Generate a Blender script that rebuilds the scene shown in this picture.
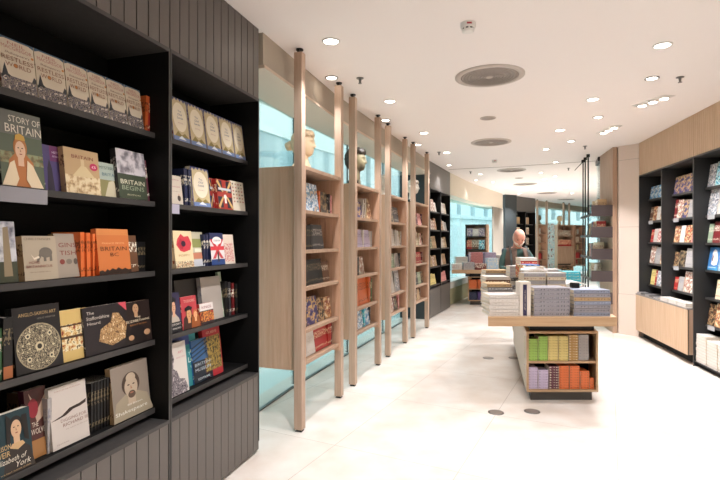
import bpy, bmesh, math, random
from mathutils import Vector, Matrix, noise
random.seed(7)
for o in list(bpy.data.objects): bpy.data.objects.remove(o)
scene = bpy.context.scene
C = scene.collection
PI = math.pi
F, EYE, CEIL = 490.0, 1.55, 3.10

# ------------------------------------------------------------------ camera, sky, exposure
cam_d = bpy.data.cameras.new('camera'); cam_d.lens = 24.5; cam_d.sensor_width = 36
cam_d.clip_start = 0.05; cam_d.clip_end = 300
cam = bpy.data.objects.new('camera', cam_d); C.objects.link(cam)
cam.location = (0, 0, EYE); cam.rotation_euler = (PI/2, 0, 0)
scene.camera = cam
scene.view_settings.view_transform = 'Standard'; scene.view_settings.look = 'None'
scene.view_settings.exposure = 0.85; scene.view_settings.gamma = 1.0
scene.view_settings.use_curve_mapping = False
world = bpy.data.worlds.new('sky'); scene.world = world; world.use_nodes = True
wb = world.node_tree.nodes['Background']
wb.inputs[0].default_value = (0.98, 1.0, 1.0, 1); wb.inputs[1].default_value = 1.75
SPOT_W = 62.0          # power of one ceiling downlight
SPOT_COL = (1.0, 0.972, 0.985)

# ------------------------------------------------------------------ materials
def lin(c):
    if isinstance(c, str):
        c = c.lstrip('#'); c = [int(c[i:i+2], 16)/255 for i in (0, 2, 4)]
    return tuple((x/12.92 if x <= .04045 else ((x+.055)/1.055)**2.4) for x in c) + (1,)
MATS = {}
def mat(name, col, rough=.6, metal=0, spec=.5, bump=0, bscale=40, emit=0):
    if name in MATS: return MATS[name]
    m = bpy.data.materials.new(name); m.use_nodes = True; nt = m.node_tree
    b = nt.nodes['Principled BSDF']
    b.inputs['Base Color'].default_value = lin(col); b.inputs['Roughness'].default_value = rough
    b.inputs['Metallic'].default_value = metal; b.inputs['Specular IOR Level'].default_value = spec
    if emit:
        b.inputs['Emission Color'].default_value = lin(col); b.inputs['Emission Strength'].default_value = emit
    tc = nt.nodes.new('ShaderNodeTexCoord'); n = nt.nodes.new('ShaderNodeTexNoise')
    n.inputs['Scale'].default_value = bscale; nt.links.new(tc.outputs['Object'], n.inputs['Vector'])
    mr = nt.nodes.new('ShaderNodeMapRange'); nt.links.new(n.outputs[0], mr.inputs[0])
    mr.inputs[3].default_value = max(0, rough-.06); mr.inputs[4].default_value = min(1, rough+.06)
    nt.links.new(mr.outputs[0], b.inputs['Roughness'])
    if bump:
        bp = nt.nodes.new('ShaderNodeBump'); bp.inputs['Strength'].default_value = bump; bp.inputs['Distance'].default_value = .005
        nt.links.new(n.outputs[0], bp.inputs['Height']); nt.links.new(bp.outputs[0], b.inputs['Normal'])
    MATS[name] = m; return m
def ramp(nt, fac, stops, interp='LINEAR'):
    r = nt.nodes.new('ShaderNodeValToRGB'); r.color_ramp.interpolation = interp
    e = r.color_ramp.elements
    while len(e) < len(stops): e.new(.5)
    for el, (p, c) in zip(e, stops): el.position = p; el.color = lin(c)
    nt.links.new(fac, r.inputs[0]); return r.outputs[0]
def oak(name, c1, c2, rough=.5, axis='z'):
    if name in MATS: return MATS[name]
    m = bpy.data.materials.new(name); m.use_nodes = True; nt = m.node_tree; b = nt.nodes['Principled BSDF']
    tc = nt.nodes.new('ShaderNodeTexCoord'); mp = nt.nodes.new('ShaderNodeMapping')
    mp.inputs['Scale'].default_value = (28, 28, 1.6) if axis == 'z' else (1.6, 28, 28)
    n = nt.nodes.new('ShaderNodeTexNoise'); n.inputs['Scale'].default_value = 1.6; n.inputs['Detail'].default_value = 5
    nt.links.new(tc.outputs['Object'], mp.inputs[0]); nt.links.new(mp.outputs[0], n.inputs['Vector'])
    nt.links.new(ramp(nt, n.outputs[0], [(.3, c1), (.7, c2)]), b.inputs['Base Color'])
    b.inputs['Roughness'].default_value = rough
    MATS[name] = m; return m
def pict(name, cols, scale=14, rough=.35):
    """printed picture: blotches of a few inks"""
    if name in MATS: return MATS[name]
    m = bpy.data.materials.new(name); m.use_nodes = True; nt = m.node_tree; b = nt.nodes['Principled BSDF']
    tc = nt.nodes.new('ShaderNodeTexCoord'); n = nt.nodes.new('ShaderNodeTexNoise')
    n.inputs['Scale'].default_value = scale; n.inputs['Detail'].default_value = 3
    nt.links.new(tc.outputs['Object'], n.inputs['Vector'])
    k = len(cols)
    stops = [(.32+.36*i/max(1, k), c) for i, c in enumerate(cols)]
    nt.links.new(ramp(nt, n.outputs[0], stops, 'CONSTANT' if k > 3 else 'LINEAR'), b.inputs['Base Color'])
    b.inputs['Roughness'].default_value = rough
    MATS[name] = m; return m
def printed(name, base, ink, rough=.4, flat=False):
    """cover with a band of lettering-like ink marks in two bands (Generated coordinates of the cover)"""
    if name in MATS: return MATS[name]
    m = bpy.data.materials.new(name); m.use_nodes = True; nt = m.node_tree; b = nt.nodes['Principled BSDF']
    tc = nt.nodes.new('ShaderNodeTexCoord'); n = nt.nodes.new('ShaderNodeTexNoise')
    n.inputs['Scale'].default_value = 1.0; n.inputs['Detail'].default_value = 2
    mp = nt.nodes.new('ShaderNodeMapping'); mp.inputs['Scale'].default_value = (110, 110, 60) if not flat else (75, 75, 60)
    nt.links.new(tc.outputs['Object'], mp.inputs[0]); nt.links.new(mp.outputs[0], n.inputs['Vector'])
    sp = nt.nodes.new('ShaderNodeSeparateXYZ'); nt.links.new(tc.outputs['Generated'], sp.inputs[0])
    if flat: stops = [(0, '#000000'), (.34, '#ffffff'), (.68, '#000000')]
    else: stops = [(0, '#000000'), (.12, '#ffffff'), (.2, '#000000'), (.55, '#ffffff'), (.82, '#000000')]
    band = ramp(nt, sp.outputs[2], stops, 'CONSTANT')
    gt = nt.nodes.new('ShaderNodeMath'); gt.operation = 'GREATER_THAN'; gt.inputs[1].default_value = .53
    nt.links.new(n.outputs[0], gt.inputs[0])
    mu = nt.nodes.new('ShaderNodeMath'); mu.operation = 'MULTIPLY'
    nt.links.new(gt.outputs[0], mu.inputs[0]); nt.links.new(band, mu.inputs[1])
    mx = nt.nodes.new('ShaderNodeMix'); mx.data_type = 'RGBA'
    nt.links.new(mu.outputs[0], mx.inputs[0]); mx.inputs[6].default_value = lin(base); mx.inputs[7].default_value = lin(ink)
    nt.links.new(mx.outputs[2], b.inputs['Base Color']); b.inputs['Roughness'].default_value = rough
    MATS[name] = m; return m
def glass_mat(name, tint, refl=.1, rough=0.0):
    m = bpy.data.materials.new(name); m.use_nodes = True; nt = m.node_tree; nt.nodes.clear()
    out = nt.nodes.new('ShaderNodeOutputMaterial'); t = nt.nodes.new('ShaderNodeBsdfTransparent'); g = nt.nodes.new('ShaderNodeBsdfGlossy')
    t.inputs[0].default_value = tint; g.inputs['Roughness'].default_value = rough
    fr = nt.nodes.new('ShaderNodeFresnel'); fr.inputs[0].default_value = 1.45
    mx = nt.nodes.new('ShaderNodeMixShader'); mu = nt.nodes.new('ShaderNodeMath'); mu.operation = 'MULTIPLY'; mu.inputs[1].default_value = refl*10
    nt.links.new(fr.outputs[0], mu.inputs[0]); mu.use_clamp = True
    nt.links.new(mu.outputs[0], mx.inputs[0]); nt.links.new(t.outputs[0], mx.inputs[1]); nt.links.new(g.outputs[0], mx.inputs[2])
    nt.links.new(mx.outputs[0], out.inputs[0]); MATS[name] = m; return m

M_CARC = mat('black_carcass', '#0d0d0d', .6, spec=.25)
M_SHELF = mat('charcoal_shelf', '#3b3938', .4)
M_GREY = mat('grey_boards', '#67625e', .38, metal=.25)
M_GREYD = mat('dark_gap', '#141313', .8)
M_RCARC = mat('charcoal_carcass', '#2b2c2d', .5)
M_OAK = oak('oak', '#a98a72', '#bb9f88')
M_OAKL = oak('oak_light', '#b29681', '#c2a995')
M_OAKE = oak('oak_panel', '#c79f82', '#d4af95')
M_TABLE = oak('oak_table', '#b08e6a', '#c0a280', axis='x')
M_CEIL = mat('ceiling_paint', '#f5efec', .9)
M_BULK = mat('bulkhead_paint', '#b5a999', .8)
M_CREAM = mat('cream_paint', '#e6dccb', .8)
M_STONE = mat('limestone', '#dbcabd', .6, bump=.05)
M_BLACK = mat('black_metal', '#1a1a1b', .35, metal=.5)
M_STEEL = mat('steel', '#8d8a88', .35, metal=.9)
M_ALU = mat('aluminium', '#d9d0c8', .3, metal=.7)
M_WHITE = mat('white_plastic', '#eceae6', .5)
M_GLASS = glass_mat('clear_glass', (.84, .94, .945, 1), .055)
M_GLASSE = glass_mat('display_glass', (.86, .96, .95, 1), .1)
M_PAGES = mat('paper_pages', '#e2d8c6', .9)
M_LAMP = mat('lamp_lens', '#fff3e6', .5, emit=9)
M_SLATE = mat('slate_panel', '#2b3133', .5)

# ------------------------------------------------------------------ mesh helpers
class MB:
    def __init__(s): s.v = []; s.f = []; s.m = []; s.smooth = []
    def add(s, vs, fs, mi=0, sm=False):
        b = len(s.v); s.v += [tuple(v) for v in vs]
        for f in fs: s.f.append([b+i for i in f]); s.m.append(mi); s.smooth.append(sm)
    def box(s, x0, x1, y0, y1, z0, z1, mi=0, M=None):
        vs = [Vector((x, y, z)) for z in (z0, z1) for y in (y0, y1) for x in (x0, x1)]
        if M: vs = [M @ v for v in vs]
        s.add(vs, [(0, 2, 3, 1), (4, 5, 7, 6), (0, 1, 5, 4), (2, 6, 7, 3), (0, 4, 6, 2), (1, 3, 7, 5)], mi)
    def prism(s, pts, z0, z1, mi=0):
        n = len(pts)
        a = sum(pts[i][0]*pts[(i+1) % n][1]-pts[(i+1) % n][0]*pts[i][1] for i in range(n))
        if a < 0: pts = pts[::-1]
        vs = [(x, y, z0) for x, y in pts]+[(x, y, z1) for x, y in pts]
        fs = [tuple(range(n))[::-1], tuple(range(n, 2*n))]+[(i, (i+1) % n, n+(i+1) % n, n+i) for i in range(n)]
        s.add(vs, fs, mi)
    def cyl(s, cx, cy, z0, z1, r0, r1=None, n=24, mi=0, sm=True):
        r1 = r0 if r1 is None else r1
        vs = [(cx+r*math.cos(2*PI*i/n), cy+r*math.sin(2*PI*i/n), z) for z, r in ((z0, r0), (z1, r1)) for i in range(n)]
        s.add(vs, [(i, (i+1) % n, n+(i+1) % n, n+i) for i in range(n)], mi, sm)
        s.add(vs, [tuple(range(n))[::-1], tuple(range(n, 2*n))], mi)
    def tube(s, a, b, r, n=10, mi=0):
        a, b = Vector(a), Vector(b); d = (b-a).normalized()
        x = d.orthogonal().normalized(); y = d.cross(x)
        vs = [p+x*r*math.cos(2*PI*i/n)+y*r*math.sin(2*PI*i/n) for p in (a, b) for i in range(n)]
        s.add(vs, [(i, (i+1) % n, n+(i+1) % n, n+i) for i in range(n)]+[tuple(range(n))[::-1], tuple(range(n, 2*n))], mi)
    def lathe(s, prof, n=32, mi=0, cx=0, cy=0):
        k = len(prof); vs = [(cx+r*math.cos(2*PI*i/n), cy+r*math.sin(2*PI*i/n), z) for r, z in prof for i in range(n)]
        s.add(vs, [(j*n+i, j*n+(i+1) % n, (j+1)*n+(i+1) % n, (j+1)*n+i) for j in range(k-1) for i in range(n)], mi, True)
        s.add(vs[:n], [tuple(range(n))[::-1]], mi); s.add(vs[-n:], [tuple(range(n))], mi)
    def mesh(s, name, mats, bev=0):
        me = bpy.data.meshes.new(name); me.from_pydata(s.v, [], s.f)
        if not isinstance(mats, (list, tuple)): mats = [mats]
        for m in mats: me.materials.append(m)
        me.polygons.foreach_set('material_index', s.m); me.polygons.foreach_set('use_smooth', s.smooth)
        me.update(); return me
    def build(s, name, mats, parent=None, bev=0):
        o = bpy.data.objects.new(name, s.mesh(name, mats)); C.objects.link(o)
        if parent: o.parent = parent
        if bev:
            md = o.modifiers.new('bevel', 'BEVEL'); md.width = bev; md.segments = 2; md.limit_method = 'ANGLE'
        return o
def bx(name, x0, x1, y0, y1, z0, z1, m, parent=None, bev=0):
    b = MB(); b.box(x0, x1, y0, y1, z0, z1); return b.build(name, m, parent, bev)
def tag(o, label, cat, group=None, kind=None):
    if label: o['label'] = label
    if cat: o['category'] = cat
    if group: o['group'] = group
    if kind: o['kind'] = kind
    return o
def thing(name, label, cat, loc=(0, 0, 0), rot=(0, 0, 0), group=None):
    o = bpy.data.objects.new(name, None); o.empty_display_size = .05; C.objects.link(o)
    o.location = loc; o.rotation_euler = rot if isinstance(rot, tuple) else (0, 0, rot)
    return tag(o, label, cat, group)
def struct(o): o['kind'] = 'structure'; return o

class Frame:
    """a line of furniture: origin on the front plane at its left end (seen from the front), s to the right, d into the wall"""
    def __init__(s, ox, oy, tx, ty):
        s.o = (ox, oy); L = math.hypot(tx-ox, ty-oy); s.L = L
        s.c, s.s = (tx-ox)/L, (ty-oy)/L; s.th = math.atan2(s.s, s.c)
    def pt(s, a, d, z=0): return (s.o[0]+a*s.c-d*s.s, s.o[1]+a*s.s+d*s.c, z)
    def at(s, px, d):
        r = (px-360)/F; a = (r*(s.o[1]+d*s.c)-s.o[0]+d*s.s)/(s.c-r*s.s)
        return a, s.o[1]+a*s.s+d*s.c
    def hz(s, px, py, d): return EYE+(240-py)*s.at(px, d)[1]/F

# ------------------------------------------------------------------ the room's curve (left side, ceiling edge)
CURVE = [(-2.55, -3.6), (-1.85, -.1), (-1.296, 1.764), (-.742, 3.6), (-.274, 5.17), (.664, 7.75), (1.37, 9.6), (2.07, 11.26), (3.0, 13.3),
         (4.92, 16.7), (7.0, 19.3), (9.9, 22.4), (14.5, 26.3)]
def xy_at(y, pts=CURVE):
    for (x0, y0), (x1, y1) in zip(pts, pts[1:]):
        if y0 <= y <= y1: return (x0+(x1-x0)*(y-y0)/(y1-y0), y)
    return pts[-1]
def offset(pts, d):
    out = []
    for i, (x, y) in enumerate(pts):
        a = pts[max(0, i-1)]; b = pts[min(len(pts)-1, i+1)]; dx, dy = b[0]-a[0], b[1]-a[1]; L = math.hypot(dx, dy)
        out.append((x-dy/L*d, y+dx/L*d))
    return out
def seg(y0, y1, step=.7):
    n = max(1, int((y1-y0)/step)); return [xy_at(y0+(y1-y0)*i/n) for i in range(n+1)]
def band(pts, d0, d1): return offset(pts, d0)+offset(pts, d1)[::-1]

# floor material: pale terrazzo tiles laid at an angle
def floor_mat():
    m = bpy.data.materials.new('floor_tiles'); m.use_nodes = True; nt = m.node_tree; b = nt.nodes['Principled BSDF']
    tc = nt.nodes.new('ShaderNodeTexCoord'); mp = nt.nodes.new('ShaderNodeMapping'); mp.vector_type = 'TEXTURE'
    a = math.radians(-27)
    # line A passes (1.2,4.37) along the heading 27 deg, line B crosses it
    mp.inputs['Rotation'].default_value = (0, 0, a); mp.inputs['Location'].default_value = (1.2, 4.37-.03, 0)
    br = nt.nodes.new('ShaderNodeTexBrick'); br.offset = 0; br.squash = 1
    br.inputs['Scale'].default_value = 1; br.inputs['Mortar Size'].default_value = .0022; br.inputs['Mortar Smooth'].default_value = .1
    br.inputs['Brick Width'].default_value = .95; br.inputs['Row Height'].default_value = 1.2
    br.inputs['Color1'].default_value = lin('#e4dfd9'); br.inputs['Color2'].default_value = lin('#dfd9d2'); br.inputs['Mortar'].default_value = lin('#b3a9a1')
    nt.links.new(tc.outputs['Object'], mp.inputs[0]); nt.links.new(mp.outputs[0], br.inputs['Vector'])
    n = nt.nodes.new('ShaderNodeTexNoise'); n.inputs['Scale'].default_value = 3; n.inputs['Detail'].default_value = 8
    nt.links.new(tc.outputs['Object'], n.inputs['Vector'])
    col = ramp(nt, n.outputs[0], [(.3, '#ece4dd'), (.7, '#ffffff')])
    mx = nt.nodes.new('ShaderNodeMix'); mx.data_type = 'RGBA'; mx.blend_type = 'MULTIPLY'; mx.inputs[0].default_value = 1
    nt.links.new(br.outputs[0], mx.inputs[6]); nt.links.new(col, mx.inputs[7]); nt.links.new(mx.outputs[2], b.inputs['Base Color'])
    b.inputs['Roughness'].default_value = .32; b.inputs['Specular IOR Level'].default_value = .35
    return m
RIGHT = [(2.75, -3.6), (3.30, 1.8), (3.60, 3.25), (3.77, 4.18), (3.935, 5.11), (4.11, 6.04), (4.293, 6.97), (4.46, 7.83)]
roomR = [(4.75, 9.3), (8, 12.5), (14, 17.5), (19, 21.5)]
# floor and ceiling
fl = MB(); fl.prism(offset(CURVE, .62)+[(19, 21.5), (14, 17.5), (8, 12.5), (5.4, 9.3), (5.4, -3.6)], -.12, 0)
struct(fl.build('floor', floor_mat()))
ce = MB(); ce.prism(offset(CURVE, .42)+[(19, 21.5), (14, 17.5), (8, 12.5), (5.4, 9.3), (5.4, -3.6)], CEIL, CEIL+.15)
# the shallow joint across the ceiling
co = ce.build('ceiling', M_CEIL); struct(co)
jt = MB()
jt.prism([(1.95, 10.75), (3.1, 10.35), (4.75, 9.52), (4.75, 9.535), (3.1, 10.365), (1.95, 10.765)], CEIL-.006, CEIL+.001)
struct(jt.build('trim_1', mat('joint_grey', '#a59c94', .9)))
# back wall, left wall behind the dark bookcases, right wall behind the right bookcases, far inner wall
struct(bx('wall_back', -3.2, 5.4, -3.72, -3.6, 0, CEIL, M_CREAM))
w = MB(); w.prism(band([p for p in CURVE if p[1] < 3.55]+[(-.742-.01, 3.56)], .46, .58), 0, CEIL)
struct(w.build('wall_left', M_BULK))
w = MB(); w.prism([(x+.52, y) for x, y in RIGHT[:-1]]+[(4.98, 7.95), (5.15, 7.95)]+[(x+.66, y) for x, y in RIGHT[:-1]][::-1], 0, CEIL)
struct(w.build('wall_right', M_CREAM))
w = MB(); w.prism([(4.95, 8.5), (4.85, 9.6), (8, 12.6), (14, 17.6), (19, 21.6), (19, 21.8), (8.1, 12.4), (5.1, 9.3), (5.1, 8.5)], 0, CEIL)
struct(w.build('wall_right_far', M_CREAM))
w = MB(); w.prism([(19.0, 21.5), (19.2, 21.5), (15, 27), (14.2, 26.5)], 0, CEIL)
struct(w.build('wall_far', M_CREAM))
# bulkhead over the near glass, flush with the dark bookcase fronts
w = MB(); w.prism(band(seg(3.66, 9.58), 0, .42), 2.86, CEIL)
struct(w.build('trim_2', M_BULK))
w = MB(); w.prism(band(seg(3.66, 9.58), -.012, .43), 2.835, 2.86)
struct(w.build('trim_3', mat('pale_lip', '#d8c6b4', .6)))
# bulkhead over the far windows, and above the far glass
w = MB(); w.prism(band(seg(11.29, 16.5), 0, .6), 2.6, CEIL)
struct(w.build('trim_4', M_CREAM))
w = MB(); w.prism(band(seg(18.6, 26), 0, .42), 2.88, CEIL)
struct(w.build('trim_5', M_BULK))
# near glass wall: panes, each its own window
ys = [3.4, 5.05, 6.5, 8.0, 9.75]
for i in range(4):
    p = seg(ys[i]+.01, ys[i+1]-.008)
    w = MB(); w.prism(band(p, .40, .412), 0.014, 2.86)
    struct(w.build('window_%d' % (i+1), M_GLASS))
for i in range(1, 4):
    w = MB(); w.prism(band(seg(ys[i]-.007, ys[i]+.009), .398, .414), .03, 2.86); struct(w.build('trim_1%d' % i, mat('seal', '#4c5654', .6)))
w = MB(); w.prism(band(seg(3.4, 9.6), .392, .420), 0, .014)
struct(w.build('trim_6', mat('channel', '#6f7a7a', .4, metal=.5)))
# far windows with a low sill wall
w = MB(); w.prism(band(seg(11.3, 16.5), .1, .5), 0, .40); struct(w.build('wall_sill', mat('sage_paint', '#b8b594', .8)))
w = MB(); w.prism(band(seg(11.3, 16.5), .06, .5), .40, .56); struct(w.build('trim_7', mat('sill_white', '#dfe2e0', .6)))
w = MB(); w.prism(band(seg(11.3, 16.5), .3, .312), .56, 2.6); struct(w.build('window_5', glass_mat('window_glass', (.80, .93, .95, 1), .03)))
w = MB(); w.prism(band(seg(18.6, 26), .40, .412), .03, 2.88); struct(w.build('window_6', M_GLASS))
# ------------------------------------------------------------------ outside: court floor and pale facade
w = MB(); w.prism(offset(CURVE, .64)+[(20, 40), (-22, 40), (-22, -3.6)], -.2, -.02)
struct(w.build('ground_outside', mat('court_stone', '#c9e0e0', .5)))
outer = offset(seg(-3.5, 26, 1.6)+[(20.5, 30.5), (27.5, 34)], 5.0)
def facade_lower():
    m = bpy.data.materials.new('ribbed_stone'); m.use_nodes = True; nt = m.node_tree; b = nt.nodes['Principled BSDF']
    tc = nt.nodes.new('ShaderNodeTexCoord'); n = nt.nodes.new('ShaderNodeTexNoise'); mp = nt.nodes.new('ShaderNodeMapping')
    mp.inputs['Scale'].default_value = (1.5, 1.5, .04); n.inputs['Scale'].default_value = 1.3; n.inputs['Detail'].default_value = 4
    nt.links.new(tc.outputs['Object'], mp.inputs[0]); nt.links.new(mp.outputs[0], n.inputs['Vector'])
    nt.links.new(ramp(nt, n.outputs[0], [(.35, '#93b4bb'), (.5, '#b4cfd4'), (.65, '#d2e2e4')]), b.inputs['Base Color'])
    b.inputs['Roughness'].default_value = .6; return m
k = 11
w = MB(); w.prism(band(outer[:k+1], 0, .5), -.02, 4.45); struct(w.build('wall_court_lower', facade_lower()))
w = MB(); w.prism(band(outer[:k+1], -.06, .5), 4.45, 5.15); struct(w.build('wall_court_band', mat('court_band', '#e2f0ef', .7)))
w = MB(); w.prism(band(outer[:k+1], .1, .5), 5.15, 8.5); struct(w.build('wall_court_upper', mat('court_upper', '#a3aea5', .8)))
w = MB(); w.prism(band(outer[k:], 0, .5), -.02, 2.62); struct(w.build('wall_facade_lower', mat('facade_stone', '#e4eff0', .7)))
w = MB(); w.prism(band(outer[k:], -.15, .5), 2.62, 2.8); struct(w.build('trim_8', mat('facade_ledge', '#d9e6e8', .7)))
# piers between tall window openings
fp = outer[k:]
w = MB(); w.prism(band(fp, .42, .55), 2.8, 8.0); struct(w.build('wall_facade_recess', mat('facade_recess', '#5c7f8c', .4)))
w = MB(); w.prism(band(fp, -.05, .5), 5.2, 8.5)
for (a, b_) in zip(fp, fp[1:]):
    L = math.hypot(b_[0]-a[0], b_[1]-a[1]); n = max(1, round(L/1.35)); dx, dy = (b_[0]-a[0])/L, (b_[1]-a[1])/L
    for j in range(n):
        t0 = (j+.0)/n*L; t1 = (j+.68)/n*L
        w.prism([(a[0]+dx*t0, a[1]+dy*t0), (a[0]+dx*t1, a[1]+dy*t1), (a[0]+dx*t1-dy*.42, a[1]+dy*t1+dx*.42), (a[0]+dx*t0-dy*.42, a[1]+dy*t0+dx*.42)], 2.8, 5.2)
struct(w.build('wall_facade_upper', mat('facade_pier', '#dcebee', .7)))

# ------------------------------------------------------------------ bookcases
def grooved(name, W, z0, z1, m, parent, pitch=.085, gap=.005, d=0, th=.018):
    b = MB(); n = max(1, round(W/pitch)); p = W/n
    for i in range(n): b.box(i*p+gap/2, (i+1)*p-gap/2, d, d+th, z0, z1)
    b.box(0, W, d+th-.004, d+th+.006, z0, z1, 1)
    return b.build(name, [m, M_GREYD], parent)
def dark_case(fr, shelves, label, D=.42, rec=.09, carc=M_CARC, base=True, base_h=.58, panel=M_GREY, fasc=2.585, pitch=.085, group=None, edge=M_SHELF, basepanel=True, bot=0):
    t = thing('bookcase', label, 'bookcase', (fr.o[0], fr.o[1], 0), fr.th, group); W = fr.L-.003; e = .011
    bx('side_panel', 0, e, .0, D, .08 if basepanel else bot, fasc-.02, carc, t); bx('side_panel', W-e, W, .0, D, .08 if basepanel else bot, fasc-.02, carc, t)
    bx('side_edging', 0, e, -.004, .0, 0.08 if basepanel else bot, fasc-.02, edge, t); bx('side_edging', W-e, W, -.004, .0, .08 if basepanel else bot, fasc-.02, edge, t)
    bx('back_panel', e, W-e, D-.015, D, max(.1, bot), fasc, carc, t)
    bx('top_panel', 0, W, -.004, D, fasc-.02, fasc, edge, t)
    g = grooved('fascia', W, fasc, CEIL-.004, panel, t, pitch, .007)
    if basepanel:
        bx('ledge', 0, W, -.004, D, base_h-.02, base_h, edge, t)
        grooved('base_panel', W, .018, base_h-.02, panel, t, pitch)
    if not bot: bx('plinth', 0, W, .05, D, 0, .06, M_GREYD, t)
    for z in shelves:
        sh = bx('shelf', e, W-e, rec, D-.015, z-.026, z, carc, t)
        bx('edging', e, W-e, rec-.004, rec, z-.026, z+.002, edge, sh)
    return t
U = Vector((.289, .957)); B0 = Vector((-.742, 3.60))
def lf(k):
    a = B0-U*.99*(k+1); b = B0-U*.99*k; return Frame(a.x, a.y, b.x, b.y)
RBF, LBF, XBF = lf(0), lf(1), lf(2)
LS = [2.130, 1.757, 1.380, 1.008, .637]
dark_case(RBF, LS, 'tall black bookcase beside the glass wall, with the poppy book')
dark_case(LBF, LS, 'nearest tall black bookcase at the left, with the tan and orange history books')
dark_case(XBF, LS, 'tall black bookcase at the very left edge')
# far dark unit, two bays, with the slate end panel facing the camera
a, b_ = Vector((1.37, 9.6)), Vector((2.07, 11.26)); mid = (a+b_)/2
DF = [Frame(a.x, a.y, mid.x, mid.y), Frame(mid.x, mid.y, b_.x, b_.y)]
dark_case(DF[0], LS, 'far grey and black bookcase just past the oak posts, nearer bay', D=.55, rec=.02)
dark_case(DF[1], LS, 'far grey and black bookcase just past the oak posts, farther bay', D=.55, rec=.02)
f = DF[0]; w = MB(); p = [f.pt(-.05, 0.0), f.pt(-.003, 0), f.pt(-.003, .6), f.pt(-.05, .6)]
w.prism([(q[0], q[1]) for q in p], 0, CEIL-.002)
tag(w.build('end_panel', M_SLATE), 'tall dark slate panel closing the far bookcase end', 'panel')
# very far dark column and unit
p0 = Vector(xy_at(16.6)); 
w = MB(); w.prism([(4.93, 16.65), (5.42, 16.95), (5.3, 17.6), (4.8, 17.4)], 0, CEIL-.002)
struct(w.build('column_dark', M_SLATE))
FDF = [Frame(5.72, 17.7, 6.02, 18.1), Frame(6.02, 18.1, 6.62, 18.35)]
FDF = [Frame(5.50, 17.25, 6.0, 17.75), Frame(6.0, 17.75, 6.55, 18.3)]
for f, lb in zip(FDF, ('most distant dark bookcase behind the man, left bay', 'most distant dark bookcase behind the man, right bay')):
    dark_case(f, LS, lb, D=.3)

# right bookcases
RS = [2.19, 1.85, 1.515, 1.185, .85]
E = [(4.46, 7.83), (4.293, 6.97), (4.11, 6.04), (3.935, 5.11), (3.77, 4.18)]
RF = [Frame(*E[i], *E[i+1]) for i in range(4)]
M_FLUT = oak('fluted_oak', '#c2a283', '#d2b598')
RN = ['far', 'middle', 'near', 'extra']
for i, f in enumerate(RF):
    lbl = ['charcoal bookcase beside the stone column, farthest of the right-hand row', 'charcoal bookcase, second from the stone column, in the right-hand row',
           'charcoal bookcase at the right picture edge, shelves down to the floor', 'charcoal bookcase beyond the right picture edge'][i]
    dark_case(f, RS if i < 2 else RS+[.52], lbl, rec=.13, carc=M_RCARC, panel=M_FLUT, pitch=.05, basepanel=False, fasc=2.58, bot=.701 if i < 2 else 0, D=.45)
# oak low cabinets under the first two bays
for i in (0, 1):
    f = RF[i]; t = thing('low_cabinet', ['fluted oak low cabinet against the stone column', 'fluted oak low cabinet ending beside the white book stacks'][i], 'cabinet', (f.o[0], f.o[1], 0), f.th)
    W = f.L-(.05 if i else 0)
    g = grooved('front', W, .12, .68, M_FLUT, t, .05, d=-.05)
    bx('carcass', 0, W, -.025, .44, .12, .68, M_OAK, t); bx('top', 0, W, -.052, .44, .68, .70, mat('cab_top', '#8a8480', .5), t)
    bx('plinth', 0, W, .06, .44, 0, .12, M_GREYD, t)
# stone column and oak fin
w = MB(); w.prism([(4.285, 8.12), (4.475, 7.86), (4.95, 7.97), (4.8, 8.5), (4.42, 8.6)], 0, CEIL-.001)
for z in (.66, 1.76, 2.86):
    w.prism([(4.2845, 8.1195), (4.4748, 7.8588), (4.9508, 7.969), (4.8, 8.5)], z, z+.006, 1)
struct(w.build('column_stone', [M_STONE, mat('stone_joint', '#b0a498', .9)]))
w = MB(); w.prism([(4.215, 8.17), (4.282, 8.15), (4.50, 9.05), (4.44, 9.07)], 0, CEIL-.002)
tag(w.build('oak_screen', M_OAK), 'full-height oak fin panel beside the stone column', 'panel')

# ------------------------------------------------------------------ oak posts and hanging oak cases
P = [(-.49, 3.98), (-.207, 4.83), (-.075, 5.22), (.223, 6.08), (.373, 6.52), (.678, 7.38), (.84, 7.76), (1.18, 8.64)]
ORD = ['nearest', 'second', 'third', 'fourth', 'fifth', 'sixth', 'seventh', 'eighth']
def post(x, y, th, label, group, h=CEIL):
    t = thing('post', label, 'post', (x, y, 0), th, group); r = .035
    bx('shaft', -r, r, -r, r, .018, h-.034, M_OAKL, t, .003)
    bx('metal_strip', r, r+.006, -.012, .012, .035, h-.06, M_ALU, t)
    f = MB(); f.box(-.022, .022, -.022, .022, .004, .018); f.box(-.027, .027, -.027, .027, 0, .005); f.build('foot', M_BLACK, t)
    f = MB(); f.box(-.012, .012, -.012, .012, h-.034, h-.006); f.cyl(0, 0, h-.010, h-.001, .030); f.box(-.028, -.018, -.01, .01, h-.034, h-.01); f.box(.018, .028, -.01, .01, h-.034, h-.01); f.build('ceiling_bracket', M_BLACK, t)
    return t
for i, (x, y) in enumerate(P):
    j = i//2*2; q = Vector(P[j+1])-Vector(P[j]); th = math.atan2(q.y, q.x)
    post(x, y, th, 'slender square oak post, %s in the row along the glass' % ORD[i], 'oak posts along the glass wall')
OS = [1.798, 1.467, 1.157, .806, .545]
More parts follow.
